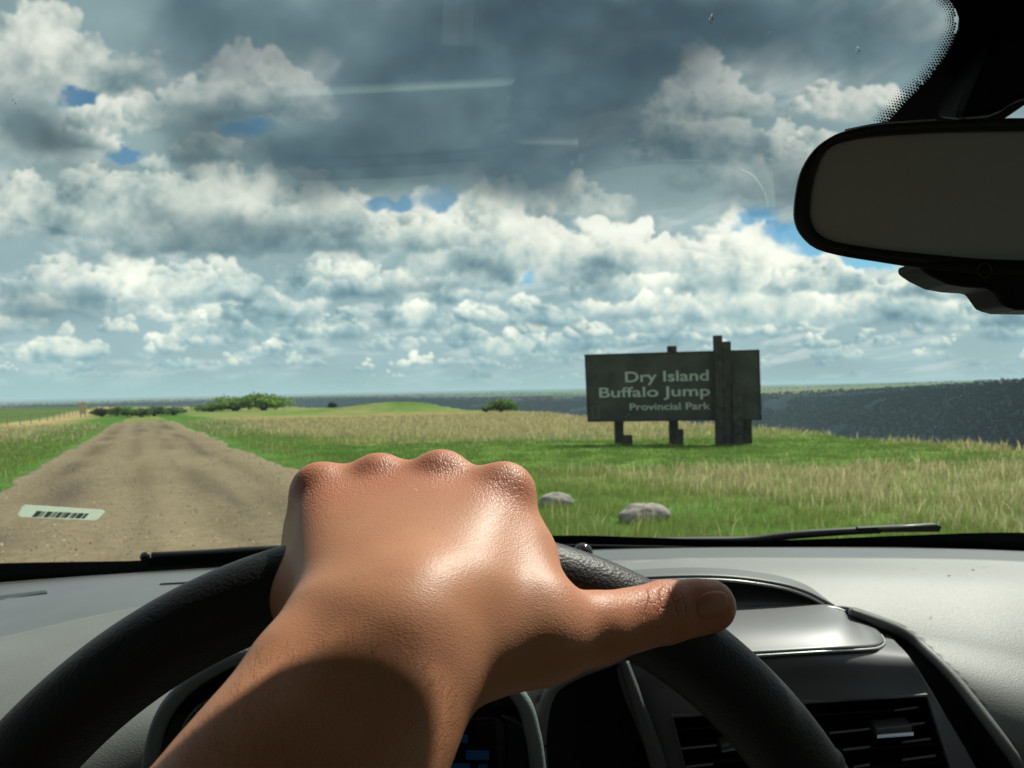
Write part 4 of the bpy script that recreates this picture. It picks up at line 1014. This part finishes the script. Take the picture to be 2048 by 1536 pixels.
# --- rear-view mirror
mi = part('rearview_mirror')
def resample(L_, n=46): return [tuple(p) for p in cr(L_, n)]
OUTL = [(2060, 236), (1960, 237), (1871, 241), (1755, 249), (1690, 262), (1656, 277), (1628, 299), (1606, 331), (1594, 365), (1587, 412), (1588, 443), (1600, 470), (1630, 497), (1682, 512), (1755, 524), (1841, 537), (1960, 549), (2060, 552)]
INL = [(2060, 270), (1960, 271), (1871, 273), (1760, 279), (1700, 287), (1669, 296), (1652, 312), (1641, 345), (1633, 380), (1630, 412), (1632, 440), (1645, 464), (1677, 478), (1740, 488), (1798, 495), (1890, 503), (1970, 509), (2060, 512)]
def both(L_): return L_ + [(4120 - u, v) for u, v in L_[-2:0:-1]]
OUTL, INL = resample(OUTL), resample(INL)
INL = [(a[0] * .78 + b[0] * .22, a[1] * .78 + b[1] * .22) for a, b in zip(INL, OUTL)]
OL, IL = both(OUTL), both(INL)
def mp(u, v, off=0.):
    a = (u - 1024) / F; y = .3936 / (1 + .28 * a); return K(u, v, y + off)
n = len(OL)
oc_ = np.array(OL).mean(0)
def ringof(L_, s, off): return [mp(oc_[0] + (u - oc_[0]) * s, oc_[1] + (v - oc_[1]) * s, off) for u, v in L_]
rings = [ringof(IL, 1, .0), ringof(OL, .992, -.003), ringof(OL, 1.0, .001), ringof(OL, 1.0, .012), ringof(OL, .985, .024), ringof(OL, .90, .040), ringof(OL, .70, .052), ringof(OL, .3, .058)]
V = [p for r in rings for p in r]; Fc = grid_faces(len(rings), n, True) + [tuple((len(rings) - 1) * n + i for i in range(n))]
hs = mesh('mirror_housing', V, Fc, mat('mirror_black', (.012, .013, .015), .38, spec=.5), mi)
gp = [mp(u, v, .0012) for u, v in IL]; gm = mat('dusty_mirror_silver', (.44, .47, .51), .25, metal=.0)
mesh('mirror_glass', gp, [tuple(range(n))], gm, mi, smooth=False)
tube('rim_highlight', [mp(u, v - 1, .006) for u, v in ((1690, 262), (1755, 249.5), (1815, 245), (1872, 241.5))], .0006, M_edge, mi, 6, 20)
tab = [(1842, 536), (1866, 552), (1900, 568), (1935, 574), (1985, 577), (2010, 612), (2040, 620), (2200, 622), (2240, 560), (2240, 520), (1842, 520)]
tf = [mp(u, v, -.002) for u, v in tab]; MB().prism(tf, [p + np.array([0, .022, 0]) for p in tf]).build('button_pod', mat('pod_black', (.005, .0055, .006), .5, spec=.2), mi, bevel=.002)
bt = MB(); c0 = mp(1969, 541, -.0035)
ring = [c0 + .0030 * np.array([math.cos(a), 0, math.sin(a)]) for a in np.linspace(0, 2 * np.pi, 25)]
tube('button_ring', ring, .00035, mat('button_mark', (.05, .05, .052), .4), mi, 6)
MB().rod(mp(2180, 380, .03), ws(2230, 130, .01), .016, .022, 14).build('mirror_mount', M_black, mi)
cv = [K(u, v, .455) for u, v in ((1990, 60), (2320, 60), (2320, 196), (2048, 200), (2010, 226), (1985, 236), (1915, 243))]
MB().prism(cv, [p + np.array([0, .03, .012]) for p in cv]).build('sensor_cover', M_frit, mi, bevel=.006)

tint_ = bpy.data.materials.new('fill_cutting_tint'); tint_.use_nodes = True; n = tint_.node_tree.nodes; n.remove(n['Principled BSDF'])  # for unseen windows; the dark tint is added to cut cabin fill light
tb = n.new('ShaderNodeBsdfTransparent'); tb.inputs['Color'].default_value = (.40, .42, .41, 1); gl = n.new('ShaderNodeBsdfGlossy'); gl.inputs['Roughness'].default_value = .02
mx = n.new('ShaderNodeMixShader'); mx.inputs[0].default_value = .05; tint_.node_tree.links.new(tb.outputs[0], mx.inputs[1]); tint_.node_tree.links.new(gl.outputs[0], mx.inputs[2]); tint_.node_tree.links.new(mx.outputs[0], n['Material Output'].inputs['Surface'])
for s_ in (-1, 1):
    mesh('side_window', [(s_ * .955, -1.5, EYE - .26), (s_ * .955, -.34, EYE - .26), (s_ * .90, -.36, EYE + .23), (s_ * .88, -1.6, EYE + .22)], [(0, 1, 2, 3)], tint_, car, smooth=False)
    mesh('side_window', [(s_ * .955, -.31, EYE - .26), (s_ * .965, .84, EYE - .26), (s_ * .93, .42, EYE + .20), (s_ * .90, -.33, EYE + .23)], [(0, 1, 2, 3)], tint_, car, smooth=False)
mesh('rear_window', [(-.93, -1.96, EYE - .31), (.93, -1.96, EYE - .31), (.86, -1.78, EYE + .24), (-.86, -1.78, EYE + .24)], [(0, 1, 2, 3)], tint_, car, smooth=False)

# --- steering wheel
sw = part('steering_wheel')
CW = np.array([-.0334, .2656, EYE - .2368]); e1 = np.array([math.cos(.1174), math.sin(.1174), 0]); e2 = np.array([0, math.sin(.0916), math.cos(.0916)]); e2 = e2 - e1 * (e1 @ e2); e2 /= np.linalg.norm(e2); e3 = np.cross(e1, e2)   # e3 points at the driver or away
if e3[1] < 0: e3 = -e3
RW, rw = .1708, .0150
def wheel_pt(phi, R=RW, off=0.): return CW + R * (math.sin(phi) * e1 + math.cos(phi) * e2) + off * e3
nph, nr = 240, 32; V = []
for k in range(nph):
    ph = k / nph * 2 * np.pi; rad_ = math.sin(ph) * e1 + math.cos(ph) * e2
    b = 1 + .07 * math.exp(-((abs(((ph + np.pi) % (2 * np.pi)) - np.pi) - 1.25) / .35) ** 2)
    for a in np.arange(nr) / nr * 2 * np.pi: V.append(CW + RW * rad_ + rw * b * (math.cos(a) * rad_ + 1.0 * math.sin(a) * e3))
mesh('rim', V, [(i * nr + j, i * nr + (j + 1) % nr, ((i + 1) % nph) * nr + (j + 1) % nr, ((i + 1) % nph) * nr + j) for i in range(nph) for j in range(nr)], M_leather, sw)
for ph in (1.02, -1.02, 2.3, -2.3):
    rad_ = math.sin(ph) * e1 + math.cos(ph) * e2
    ring = [CW + RW * rad_ + rw * 1.045 * (math.cos(a) * rad_ + math.sin(a) * e3) for a in np.linspace(0, 2 * np.pi, 33)]
    tube('rim_seam', ring, .0008, M_leather, sw, 6)
for ph in (np.pi / 2 + .12, -np.pi / 2 - .12, np.pi):
    p0, p1 = wheel_pt(ph, RW - .008), wheel_pt(ph, .05, .02); side = np.cross(p1 - p0, e3); side /= np.linalg.norm(side)
    f = [p0 + side * .024, p0 - side * .024, p1 - side * .034, p1 + side * .034]; f = [p - e3 * .006 for p in f]
    MB().prism(f, [p + e3 * .016 for p in f]).build('spoke', M_stack, sw, bevel=.004)
V = [CW + e3 * (.035 - .045 * math.cos(b)) + .072 * math.sin(b) * (math.cos(a) * e1 + .85 * math.sin(a) * e2) for b in np.linspace(.02, 1.7, 14) for a in np.arange(40) / 40 * 2 * np.pi]
mesh('hub', V, grid_faces(14, 40, True) + [tuple(range(40))[::-1]], M_black, sw)
MB().rod(CW + e3 * .03, CW + e3 * .26 + np.array([0, 0, -.06]), .05, .06, 20).build('steering_column', M_black, sw)

# --- shell of the cabin: roof lining, pillars, doors, floor, seats, rear wall
def hy(x): return .380 - GB_ * x * x
xs_ = np.linspace(-.93, .93, 31)
hl = [[np.array([x, hy(x) if k == 0 else (hy(x) - .03 if k == 1 else y), EYE + z - .09 * (abs(x) / .93) ** 4]) for x in xs_] for k, (y, z) in enumerate(((.39, .247), (.36, .252), (.1, .285), (-.5, .30), (-1.2, .28), (-1.8, .24)))]
rf, _ = loft('roof_lining', hl, M_liner, car, 60, 30)
loft('roof_skin', [[p + np.array([0, 0, .035]) for p in l] for l in hl], mat('roof_paint', (.03, .032, .035), .3, coat=1), car, 60, 30)
loft('roof_header', [hl[0], [p + np.array([0, .004, .017]) for p in hl[0]], [p + np.array([0, 0, .035]) for p in hl[0]]], M_black, car, 60, 5)
for s in (-1, 1):
    ap = cr([glass_pt(s * 1.0, -.1), glass_pt(s * .96, .5), glass_pt(s * .90, 1.03)], 20)
    tube('front_pillar', ap, [.055, .045, .04], M_liner, car, 12)
    door = MB().box((s * .97 - .04, -1.0, .25), (s * .97 + .04, .84, EYE - .24)).build('door_panel', M_black, car, bevel=.02)
    tube('center_pillar', [(s * .95, -.35, EYE - .26), (s * .93, -.36, EYE), (s * .88, -.37, EYE + .20)], .05, M_liner, car, 12)
    tube('rear_pillar', [(s * .95, -1.55, EYE - .26), (s * .93, -1.6, EYE), (s * .86, -1.7, EYE + .18)], .10, M_liner, car, 12)
    MB().box((s * .97 - .04, -1.95, .25), (s * .97 + .04, -1.02, EYE - .24)).build('rear_quarter', M_black, car, bevel=.02)
MB().box((-.92, .50, EYE - .50), (.92, 1.1, EYE - .47)).build('reflection_blocker', M_hole, dash)  # unseen board added to keep the sunlit floor out of the glass reflection
MB().box((-1.0, -1.95, .2), (1.0, .9, .26)).build('floor_pan', M_seat, car)
MB().box((-1.0, -2.0, .2), (1.0, -1.9, EYE - .30)).build('tailgate', M_black, car, bevel=.02)
for x0 in (-.31, .43):
    s_ = part('front_seat')
    MB().box((x0 - .25, -.62, .42), (x0 + .25, -.08, .60)).build('seat_cushion', M_seat, s_, bevel=.05, seg=4)
    MB().box((x0 - .24, -.80, .58), (x0 + .24, -.60, EYE - .16)).build('backrest', M_seat, s_, bevel=.05, seg=4)
    MB().box((x0 - .13, -.78, EYE - .13), (x0 + .13, -.68, EYE + .05)).build('headrest', M_seat, s_, bevel=.04, seg=4)

# ------------------------------------------------------------------ the driver's hand and arm: one continuous skin
def hand_prims():
    def K(u,v,d): return np.array([(u-1024)/F*d, d, -(v-768)/F*d])
    I=K(1006,996,.292);M=K(882,976,.301);R=K(757,979,.302);P=K(645,992,.297)
    L=[]
    def c(a,ra,b,rb,k=9.): L.append((np.array(a),ra/1e3,np.array(b),rb/1e3,k/1e3))
    # metacarpals
    c(K(860,1290,.229),15,I,12.0,18)
    c(K(800,1280,.225),15,M,12.4,18)
    c(K(740,1278,.226),14.5,R,11.6,18)
    c(K(680,1275,.231),13,P,11.2,18)
    # palm side mass
    c(K(900,1270,.248),15,K(960,1080,.294),12.5,14)
    c(K(760,1265,.250),15,K(800,1090,.298),12.5,14)
    # dorsal fill between the bones
    c(K(835,1250,.232),14.5,K(945,1010,.293),11.5,14)
    c(K(775,1250,.231),14.5,K(820,1000,.297),11.5,14)
    c(K(715,1250,.235),13.5,K(700,1010,.299),11,14)
    c(K(640,1270,.228),12,K(575,1335,.2145),10.5,16)
    # tendons fanning out to the knuckles
    for a,b in ((K(850,1215,.2335),K(1000,1010,.2845)),(K(812,1190,.236),K(878,1000,.2905)),(K(765,1200,.2355),K(758,1005,.2895)),(K(700,1190,.240),K(648,1020,.2865))):
        c(a,1.4,b,2.3,4.5)
    # hypothenar / ulnar edge
    c(K(628,1060,.298),11.6,K(630,1190,.268),13.6,11)
    c(K(950,1200,.248),13.5,K(1050,1120,.275),10.5,18)
    c(K(900,1240,.240),13,K(1090,1235,.252),11,16)
    c(K(630,1190,.268),13.6,K(680,1250,.248),14,12)
    # knuckle heads
    c(K(1012,978,.289),9.4,K(1014,984,.288),9.4,9)
    c(K(883,950,.297),9.6,K(883,956,.297),9.6,9)
    c(K(757,956,.299),9.3,K(757,962,.299),9.3,9)
    c(K(637,978,.295),9.4,K(637,984,.295),9.4,9)
    # first web muscle
    c(K(1030,1080,.282),11,K(1072,1215,.252),12.0,12)
    # thenar, thumb
    c(K(905,1322,.232),14.2,K(1085,1280,.246),12.6,12)
    c(K(1085,1280,.246),12.6,K(1190,1257,.258),11.6,10)
    c(K(1190,1257,.258),11.4,K(1330,1224,.276),10.6,6)
    c(K(1330,1224,.276),10.8,K(1418,1212,.284),9.6,4)
    c(K(1395,1208,.280),8.2,K(1422,1209,.282),7.4,5)
    # wrist
    c(K(755,1300,.222),16,K(690,1400,.212),16.5,14)
    c(K(584,1325,.2165),9.5,K(542,1420,.206),11,10)
    c(K(850,1372,.2195),13.6,K(786,1465,.2085),14,12)
    c(K(835,1225,.2335),15,K(800,1390,.2155),15.5,16)
    # forearm
    E=np.array([-.150,.020,-.215])
    c(K(690,1400,.212),16.5,K(600,1545,.196),18,16)
    c(K(542,1420,.206),11,K(474,1530,.196),12.2,12)
    c(K(786,1465,.2085),14,K(736,1545,.201),15.5,12)
    c(K(600,1545,.196),18,E+np.array([.0,.05,.03]),33,20)
    c(K(474,1530,.196),12.2,E+np.array([-.012,.05,.03]),24,20)
    c(K(736,1545,.201),15.5,E+np.array([.018,.05,.03]),26,20)
    c(E+np.array([.0,.05,.03]),33,E,36,20)
    c(E,36,np.array([-.235,-.25,-.13]),50,20)
    # fingers: MCP -> PIP -> DIP -> tip around rim (far side, under)
    def fing(m,pts,rs):
        q=[m]+pts
        for a,b,ra,rb in zip(q[:-1],q[1:],rs[:-1],rs[1:]): c(a,ra,b,rb,2.2)
    for m,rs,ln,dx in ((I,(11,9.6,8.7,7.6),(.043,.026,.018),.000),(M,(11.2,9.8,8.9,7.8),(.047,.030,.019),.000),(R,(10.8,9.3,8.4,7.5),(.043,.028,.019),.0),(P,(10,8.4,7.6,6.8),(.034,.021,.017),.002)):
        p=m.copy(); pts=[]
        for L_,a in zip(ln,(-52,-122,-195)):
            a=np.radians(a); p=p+L_*np.array([dx*5,np.cos(a),np.sin(a)]); pts.append(p.copy())
        fing(m,pts,rs)
    return L
def sdf(X,prims=None):
    prims=prims or hand_prims()
    D=None
    for a,ra,b,rb,k in prims:
        ab=b-a; t=np.clip(((X-a)@ab)/max(ab@ab,1e-12),0,1)
        d=np.linalg.norm(X-(a+t[...,None]*ab),axis=-1)-(ra+(rb-ra)*t)
        if D is None: D=d
        else:
            h=np.maximum(k-np.abs(D-d),0)/k
            D=np.minimum(D,d)-h*h*h*k/6
    return D

def surface_nets(D,org,h):
    """smooth quads where the field D changes sign"""
    n=D.shape; ins=D<0
    acc=np.zeros(tuple(k-1 for k in n)+(3,),np.float32); cnt=np.zeros(tuple(k-1 for k in n),np.int16)
    any_=np.zeros(cnt.shape,bool); all_=np.ones(cnt.shape,bool)
    sl=lambda o:tuple(slice(o[k],n[k]-1+o[k]) for k in range(3))
    for o in np.ndindex(2,2,2): any_|=ins[sl(o)]; all_&=ins[sl(o)]
    act=any_&~all_; I=np.argwhere(act)
    c=np.zeros((len(I),3)); m=np.zeros(len(I))
    for o in np.ndindex(2,2,2):
        for ax in range(3):
            if o[ax]: continue
            p=list(o); p[ax]=1
            a=D[tuple((I+np.array(o)).T)]; b=D[tuple((I+np.array(p)).T)]
            s=(a<0)!=(b<0); t=np.where(s,a/np.where(s,a-b,1),0)
            q=np.repeat(np.array(o,float)[None],len(I),0); q[:,ax]=t
            c+=q*s[:,None]; m+=s
    V=org+h*(I+c/m[:,None])
    idx=np.full(act.shape,-1,np.int64); idx[act]=np.arange(len(I))
    Fs=[]
    for ax in range(3):
        b,cx=[k for k in range(3) if k!=ax]
        s0=[slice(1,-1)]*3; s0[ax]=slice(0,-1); s1=list(s0); s1[ax]=slice(1,None)
        A=ins[tuple(s0)]; B=ins[tuple(s1)]
        J=np.argwhere(A!=B); off=np.ones(3,int); off[ax]=0; J=J+off
        fl=ins[tuple(J.T)]
        eb=np.zeros(3,int); eb[b]=1; ec=np.zeros(3,int); ec[cx]=1
        q=np.stack([idx[tuple((J-eb-ec).T)],idx[tuple((J-ec).T)],idx[tuple(J.T)],idx[tuple((J-eb).T)]],1)
        if ax==1: fl=~fl
        q=np.where(fl[:,None],q,q[:,::-1]); Fs.append(q)
    Q=np.concatenate(Fs); return V,Q[(Q>=0).all(1)]
def skin_mesh():
    P=hand_prims(); h=.0015; lo=np.array([-.300,-.320,-.300]); hi=np.array([.100,.345,.0])
    cs=6; n=np.ceil((hi-lo)/(h*cs)).astype(int)
    g=np.stack(np.meshgrid(*[lo[k]+(np.arange(n[k])+.5)*h*cs for k in range(3)],indexing='ij'),-1)
    D0=sdf(g.reshape(-1,3),P).reshape(n)
    D=np.repeat(np.repeat(np.repeat(D0,cs,0),cs,1),cs,2).astype(np.float32)
    D=np.where(np.abs(D)<.006,np.sign(D)*.006,D)
    blk=np.argwhere(np.abs(D0)<h*cs*1.3)
    o=np.stack(np.meshgrid(*[np.arange(cs)]*3,indexing='ij'),-1).reshape(-1,3)
    ix=(blk[:,None]*cs+o[None]).reshape(-1,3)
    for k in range(0,len(ix),300000):
        q=ix[k:k+300000]; D[tuple(q.T)]=sdf(lo+(q+.5)*h,P)
    return surface_nets(D,lo+.5*h,h)
def skin_material():
    m=bpy.data.materials.new('skin'); m.use_nodes=True; t=m.node_tree; n=t.nodes; lk=t.links.new; b=n['Principled BSDF']
    tc=n.new('ShaderNodeTexCoord')
    no=n.new('ShaderNodeTexNoise'); no.inputs['Scale'].default_value=38; no.inputs['Detail'].default_value=5; lk(tc.outputs['Object'],no.inputs['Vector'])
    rp=n.new('ShaderNodeValToRGB'); rp.color_ramp.elements[0].position=.30; rp.color_ramp.elements[0].color=(.56,.232,.118,1); rp.color_ramp.elements[1].position=.72; rp.color_ramp.elements[1].color=(.72,.350,.200,1)
    no2=n.new('ShaderNodeTexNoise'); no2.inputs['Scale'].default_value=11; no2.inputs['Detail'].default_value=3; lk(tc.outputs['Object'],no2.inputs['Vector'])
    av=n.new('ShaderNodeMath'); av.operation='MULTIPLY_ADD'; av.inputs[1].default_value=.45; lk(no.outputs[0],av.inputs[0]); hf=n.new('ShaderNodeMath'); hf.operation='MULTIPLY'; hf.inputs[1].default_value=.55; lk(no2.outputs[0],hf.inputs[0]); lk(hf.outputs[0],av.inputs[2])
    lk(av.outputs[0],rp.inputs[0])
    # redder over the knuckles and the thumb: painted from the skin's own attribute
    at=n.new('ShaderNodeAttribute'); at.attribute_name='tint'; mx=n.new('ShaderNodeMix'); mx.data_type='RGBA'
    lk(at.outputs['Fac'],mx.inputs[0]); lk(rp.outputs[0],mx.inputs[6]); mx.inputs[7].default_value=(.60,.185,.110,1)
    lk(mx.outputs[2],b.inputs['Base Color'])
    b.inputs['Subsurface Weight'].default_value=.35; b.inputs['Subsurface Radius'].default_value=(1,.36,.18); b.inputs['Subsurface Scale'].default_value=.004
    b.inputs['Roughness'].default_value=.46; b.inputs['Specular IOR Level'].default_value=.40
    last=None
    def bump(tex,out,s,d):
        nonlocal last
        bn=n.new('ShaderNodeBump'); bn.inputs['Strength'].default_value=s; bn.inputs['Distance'].default_value=d; lk(tex.outputs[out],bn.inputs['Height'])
        if last: lk(last.outputs[0],bn.inputs['Normal'])
        last=bn
    # fine criss-cross skin lines, stretched across the hand, and pores
    mp_=n.new('ShaderNodeMapping'); mp_.inputs['Scale'].default_value=(1100,2000,2000); lk(tc.outputs['Object'],mp_.inputs['Vector'])
    v=n.new('ShaderNodeTexVoronoi'); v.feature='F1'; v.inputs['Scale'].default_value=1; lk(mp_.outputs[0],v.inputs['Vector']); bump(v,'Distance',.34,.00018)
    mp2=n.new('ShaderNodeMapping'); mp2.inputs['Scale'].default_value=(520,950,800); mp2.inputs['Rotation'].default_value=(0,.4,.5); lk(tc.outputs['Object'],mp2.inputs['Vector'])
    v2=n.new('ShaderNodeTexVoronoi'); v2.feature='DISTANCE_TO_EDGE'; v2.inputs['Scale'].default_value=1; lk(mp2.outputs[0],v2.inputs['Vector']); bump(v2,'Distance',.17,.00026)
    n3=n.new('ShaderNodeTexNoise'); n3.inputs['Scale'].default_value=120; n3.inputs['Detail'].default_value=6; lk(tc.outputs['Object'],n3.inputs['Vector']); bump(n3,0,.09,.0007)
    # deeper wrinkles where the skin is slack: over the knuckles and the thumb joint
    mp4=n.new('ShaderNodeMapping'); mp4.inputs['Scale'].default_value=(900,420,420); mp4.inputs['Rotation'].default_value=(.2,-.2,.35); lk(tc.outputs['Object'],mp4.inputs['Vector'])
    v4=n.new('ShaderNodeTexVoronoi'); v4.feature='DISTANCE_TO_EDGE'; v4.inputs['Scale'].default_value=1; lk(mp4.outputs[0],v4.inputs['Vector'])
    rm4=n.new('ShaderNodeMapRange'); rm4.inputs['From Max'].default_value=.16; lk(v4.outputs['Distance'],rm4.inputs['Value'])
    bn=n.new('ShaderNodeBump'); bn.inputs['Distance'].default_value=.0006; lk(rm4.outputs[0],bn.inputs['Height']); sc4=n.new('ShaderNodeMath'); sc4.operation='MULTIPLY'; sc4.inputs[1].default_value=.55
    lk(at.outputs['Fac'],sc4.inputs[0]); lk(sc4.outputs[0],bn.inputs['Strength']); lk(last.outputs[0],bn.inputs['Normal']); last=bn
    # creases across the thumb joint and the wrist, each a short groove with a wobble
    wob=n.new('ShaderNodeTexNoise'); wob.inputs['Scale'].default_value=160; lk(tc.outputs['Object'],wob.inputs['Vector'])
    tot=None
    for (u0,v0,u1,v1,d,wd) in ((1322,1172,1318,1232,.268,.00035),(1338,1176,1352,1222,.269,.00032),(1318,1222,1366,1198,.268,.00030),(1298,1178,1290,1226,.266,.00026),(1362,1186,1372,1230,.270,.00026)):
        a=KE(u0,v0,d)+np.array([0,0,EYE]); e=KE(u1,v1,d)+np.array([0,0,EYE]); c0=(a+e)/2; L_=np.linalg.norm(e-a); t_=(e-a)/L_; vw=c0-np.array([0,0,EYE]); vw/=np.linalg.norm(vw); nn=np.cross(t_,vw); nn/=np.linalg.norm(nn)
        su=n.new('ShaderNodeVectorMath'); su.operation='SUBTRACT'; lk(tc.outputs['Object'],su.inputs[0]); su.inputs[1].default_value=c0
        def dot(v):
            q=n.new('ShaderNodeVectorMath'); q.operation='DOT_PRODUCT'; lk(su.outputs[0],q.inputs[0]); q.inputs[1].default_value=v; return q.outputs['Value']
        def op(o,a_,b_=0.):
            q=n.new('ShaderNodeMath'); q.operation=o
            for k,x in enumerate((a_,b_)):
                if hasattr(x,'links'): lk(x,q.inputs[k])
                else: q.inputs[k].default_value=x
            return q.outputs[0]
        w_=op('MULTIPLY',op('SUBTRACT',wob.outputs[0],.5),.004)
        x_=op('DIVIDE',op('ADD',dot(nn),w_),wd); g1=op('EXPONENT',op('MULTIPLY',op('MULTIPLY',x_,x_),-1.))
        y_=op('DIVIDE',dot(t_),L_*.45); y2=op('MULTIPLY',y_,y_); g2=op('EXPONENT',op('MULTIPLY',op('MULTIPLY',y2,y2),-1.))
        z_=op('DIVIDE',dot(vw),.012); g3=op('EXPONENT',op('MULTIPLY',op('MULTIPLY',z_,z_),-1.))
        g=op('MULTIPLY',op('MULTIPLY',g1,g2),g3); tot=g if tot is None else op('MAXIMUM',tot,g)
    bn=n.new('ShaderNodeBump'); bn.invert=True; bn.inputs['Strength'].default_value=.9; bn.inputs['Distance'].default_value=.0006; lk(tot,bn.inputs['Height']); lk(last.outputs[0],bn.inputs['Normal']); last=bn
    lk(last.outputs[0],b.inputs['Normal'])
    return m
V,Q=skin_mesh()
red=np.zeros(len(V))
def KE(u,v,d): return np.array([(u-1024)/F*d,d,-(v-768)/F*d])
for u,v_,d,s,a in ((1015,960,.280,.013,.55),(884,935,.290,.013,.60),(757,940,.288,.012,.55),(632,965,.280,.013,.60),(1330,1190,.266,.018,.55),(1440,1210,.275,.022,.45),(1220,1215,.25,.02,.25)):
    red=np.maximum(red,a*np.exp(-((V-KE(u,v_,d))**2).sum(1)/(2*s*s)))
Mskin=skin_material()
person=mesh_np('person',V+np.array([0,0,EYE]),Q,Mskin,None,True,np.repeat(red[:,None],3,1))
person.matrix_world=CAR
sm_mod=person.modifiers.new('relax','SMOOTH'); sm_mod.factor=.5; sm_mod.iterations=4
tag(person,'bare forearm and hand resting over the top of the steering wheel, thumb pointing out','person')
def arm_hair():
    rng=np.random.default_rng(5); me=person.data
    n=len(me.vertices); co=np.empty(n*3); no=np.empty(n*3); me.vertices.foreach_get('co',co); me.vertices.foreach_get('normal',no); co=co.reshape(-1,3); no=no.reshape(-1,3)
    c=co-np.array([0,0,EYE]); pv=768-F*c[:,2]/np.maximum(c[:,1],.05)
    vd=c/np.linalg.norm(c,axis=1)[:,None]
    w=((no*vd).sum(1)<-.45)&(c[:,1]>.08)&(c[:,1]<.275)
    pr=w*np.where(c[:,1]<.205,1.0,.10); pick=rng.choice(n,4200,p=pr/pr.sum())
    p=co[pick]-no[pick]*.0003; nn=no[pick]
    ax=np.array([.35,.8,.35]); d=ax+rng.normal(size=(len(pick),3))*.35+np.array([-.5,0,0]); d-=nn*(d*nn).sum(1)[:,None]; d/=np.linalg.norm(d,axis=1)[:,None]
    l=rng.uniform(.0022,.0055,(len(pick),1))*np.where(c[pick,1]<.205,1,.5)[:,None]; s=np.cross(d,nn); s/=np.linalg.norm(s,axis=1)[:,None]; wd=.000032
    m=p+d*l*.55+nn*l*.30; t=p+d*l+nn*l*.36
    V=np.stack([p-s*wd,p+s*wd,m+s*wd*.8,t,m-s*wd*.8],1).reshape(-1,3); b=np.arange(len(pick))[:,None]*5
    Fc=np.concatenate([b+np.array([[0,1,2]]),b+np.array([[0,2,4]]),b+np.array([[4,2,3]])],0)
    o=mesh_np('arm_hair',V,Fc,mat('fine_hair',(.45,.27,.12),.35,spec=.6),person); o['kind']='stuff'
arm_hair()
def thumb_nail():
    P=hand_prims(); V=[]; nu,nv=15,13
    for b in np.linspace(-1,1,nv):
        for a in np.linspace(-1,1,nu):
            rr=max(abs(a),abs(b)); k=rr/math.hypot(a,b) if rr>0 else 0
            pw=.72*k+.28
            u=1424+31*a*pw-2*b; v=1210+27*b*pw-3*a
            d=KE(u,v,1.0); d/=np.linalg.norm(d); t=.2
            for _ in range(60): t+=float(sdf((d*t)[None],P)[0])*.9
            V.append(d*(t-.00002+.00036*rr**4)+np.array([0,0,EYE]))
    o=mesh('thumb_nail',V,grid_faces(nv,nu),mat('nail',(.58,.235,.135),.46,var=(60,.05)),person)
    md=o.modifiers.new('thickness','SOLIDIFY'); md.thickness=.0004
thumb_nail()

# ------------------------------------------------------------------ the air between here and the horizon
hz=MB().box((-15000,-15000,-110),(15000,15000,9)).build('haze',None)
hm=bpy.data.materials.new('valley_air'); hm.use_nodes=True; hn=hm.node_tree.nodes; hn.remove(hn['Principled BSDF'])
pv=hn.new('ShaderNodeVolumePrincipled'); pv.inputs['Color'].default_value=(.62,.86,.95,1); pv.inputs['Density'].default_value=.00021
hm.node_tree.links.new(pv.outputs[0],hn['Material Output'].inputs['Volume'])
hz.data.materials.clear(); hz.data.materials.append(hm)
tag(hz,'thin blue air between the field and the far horizon','haze',kind='stuff')
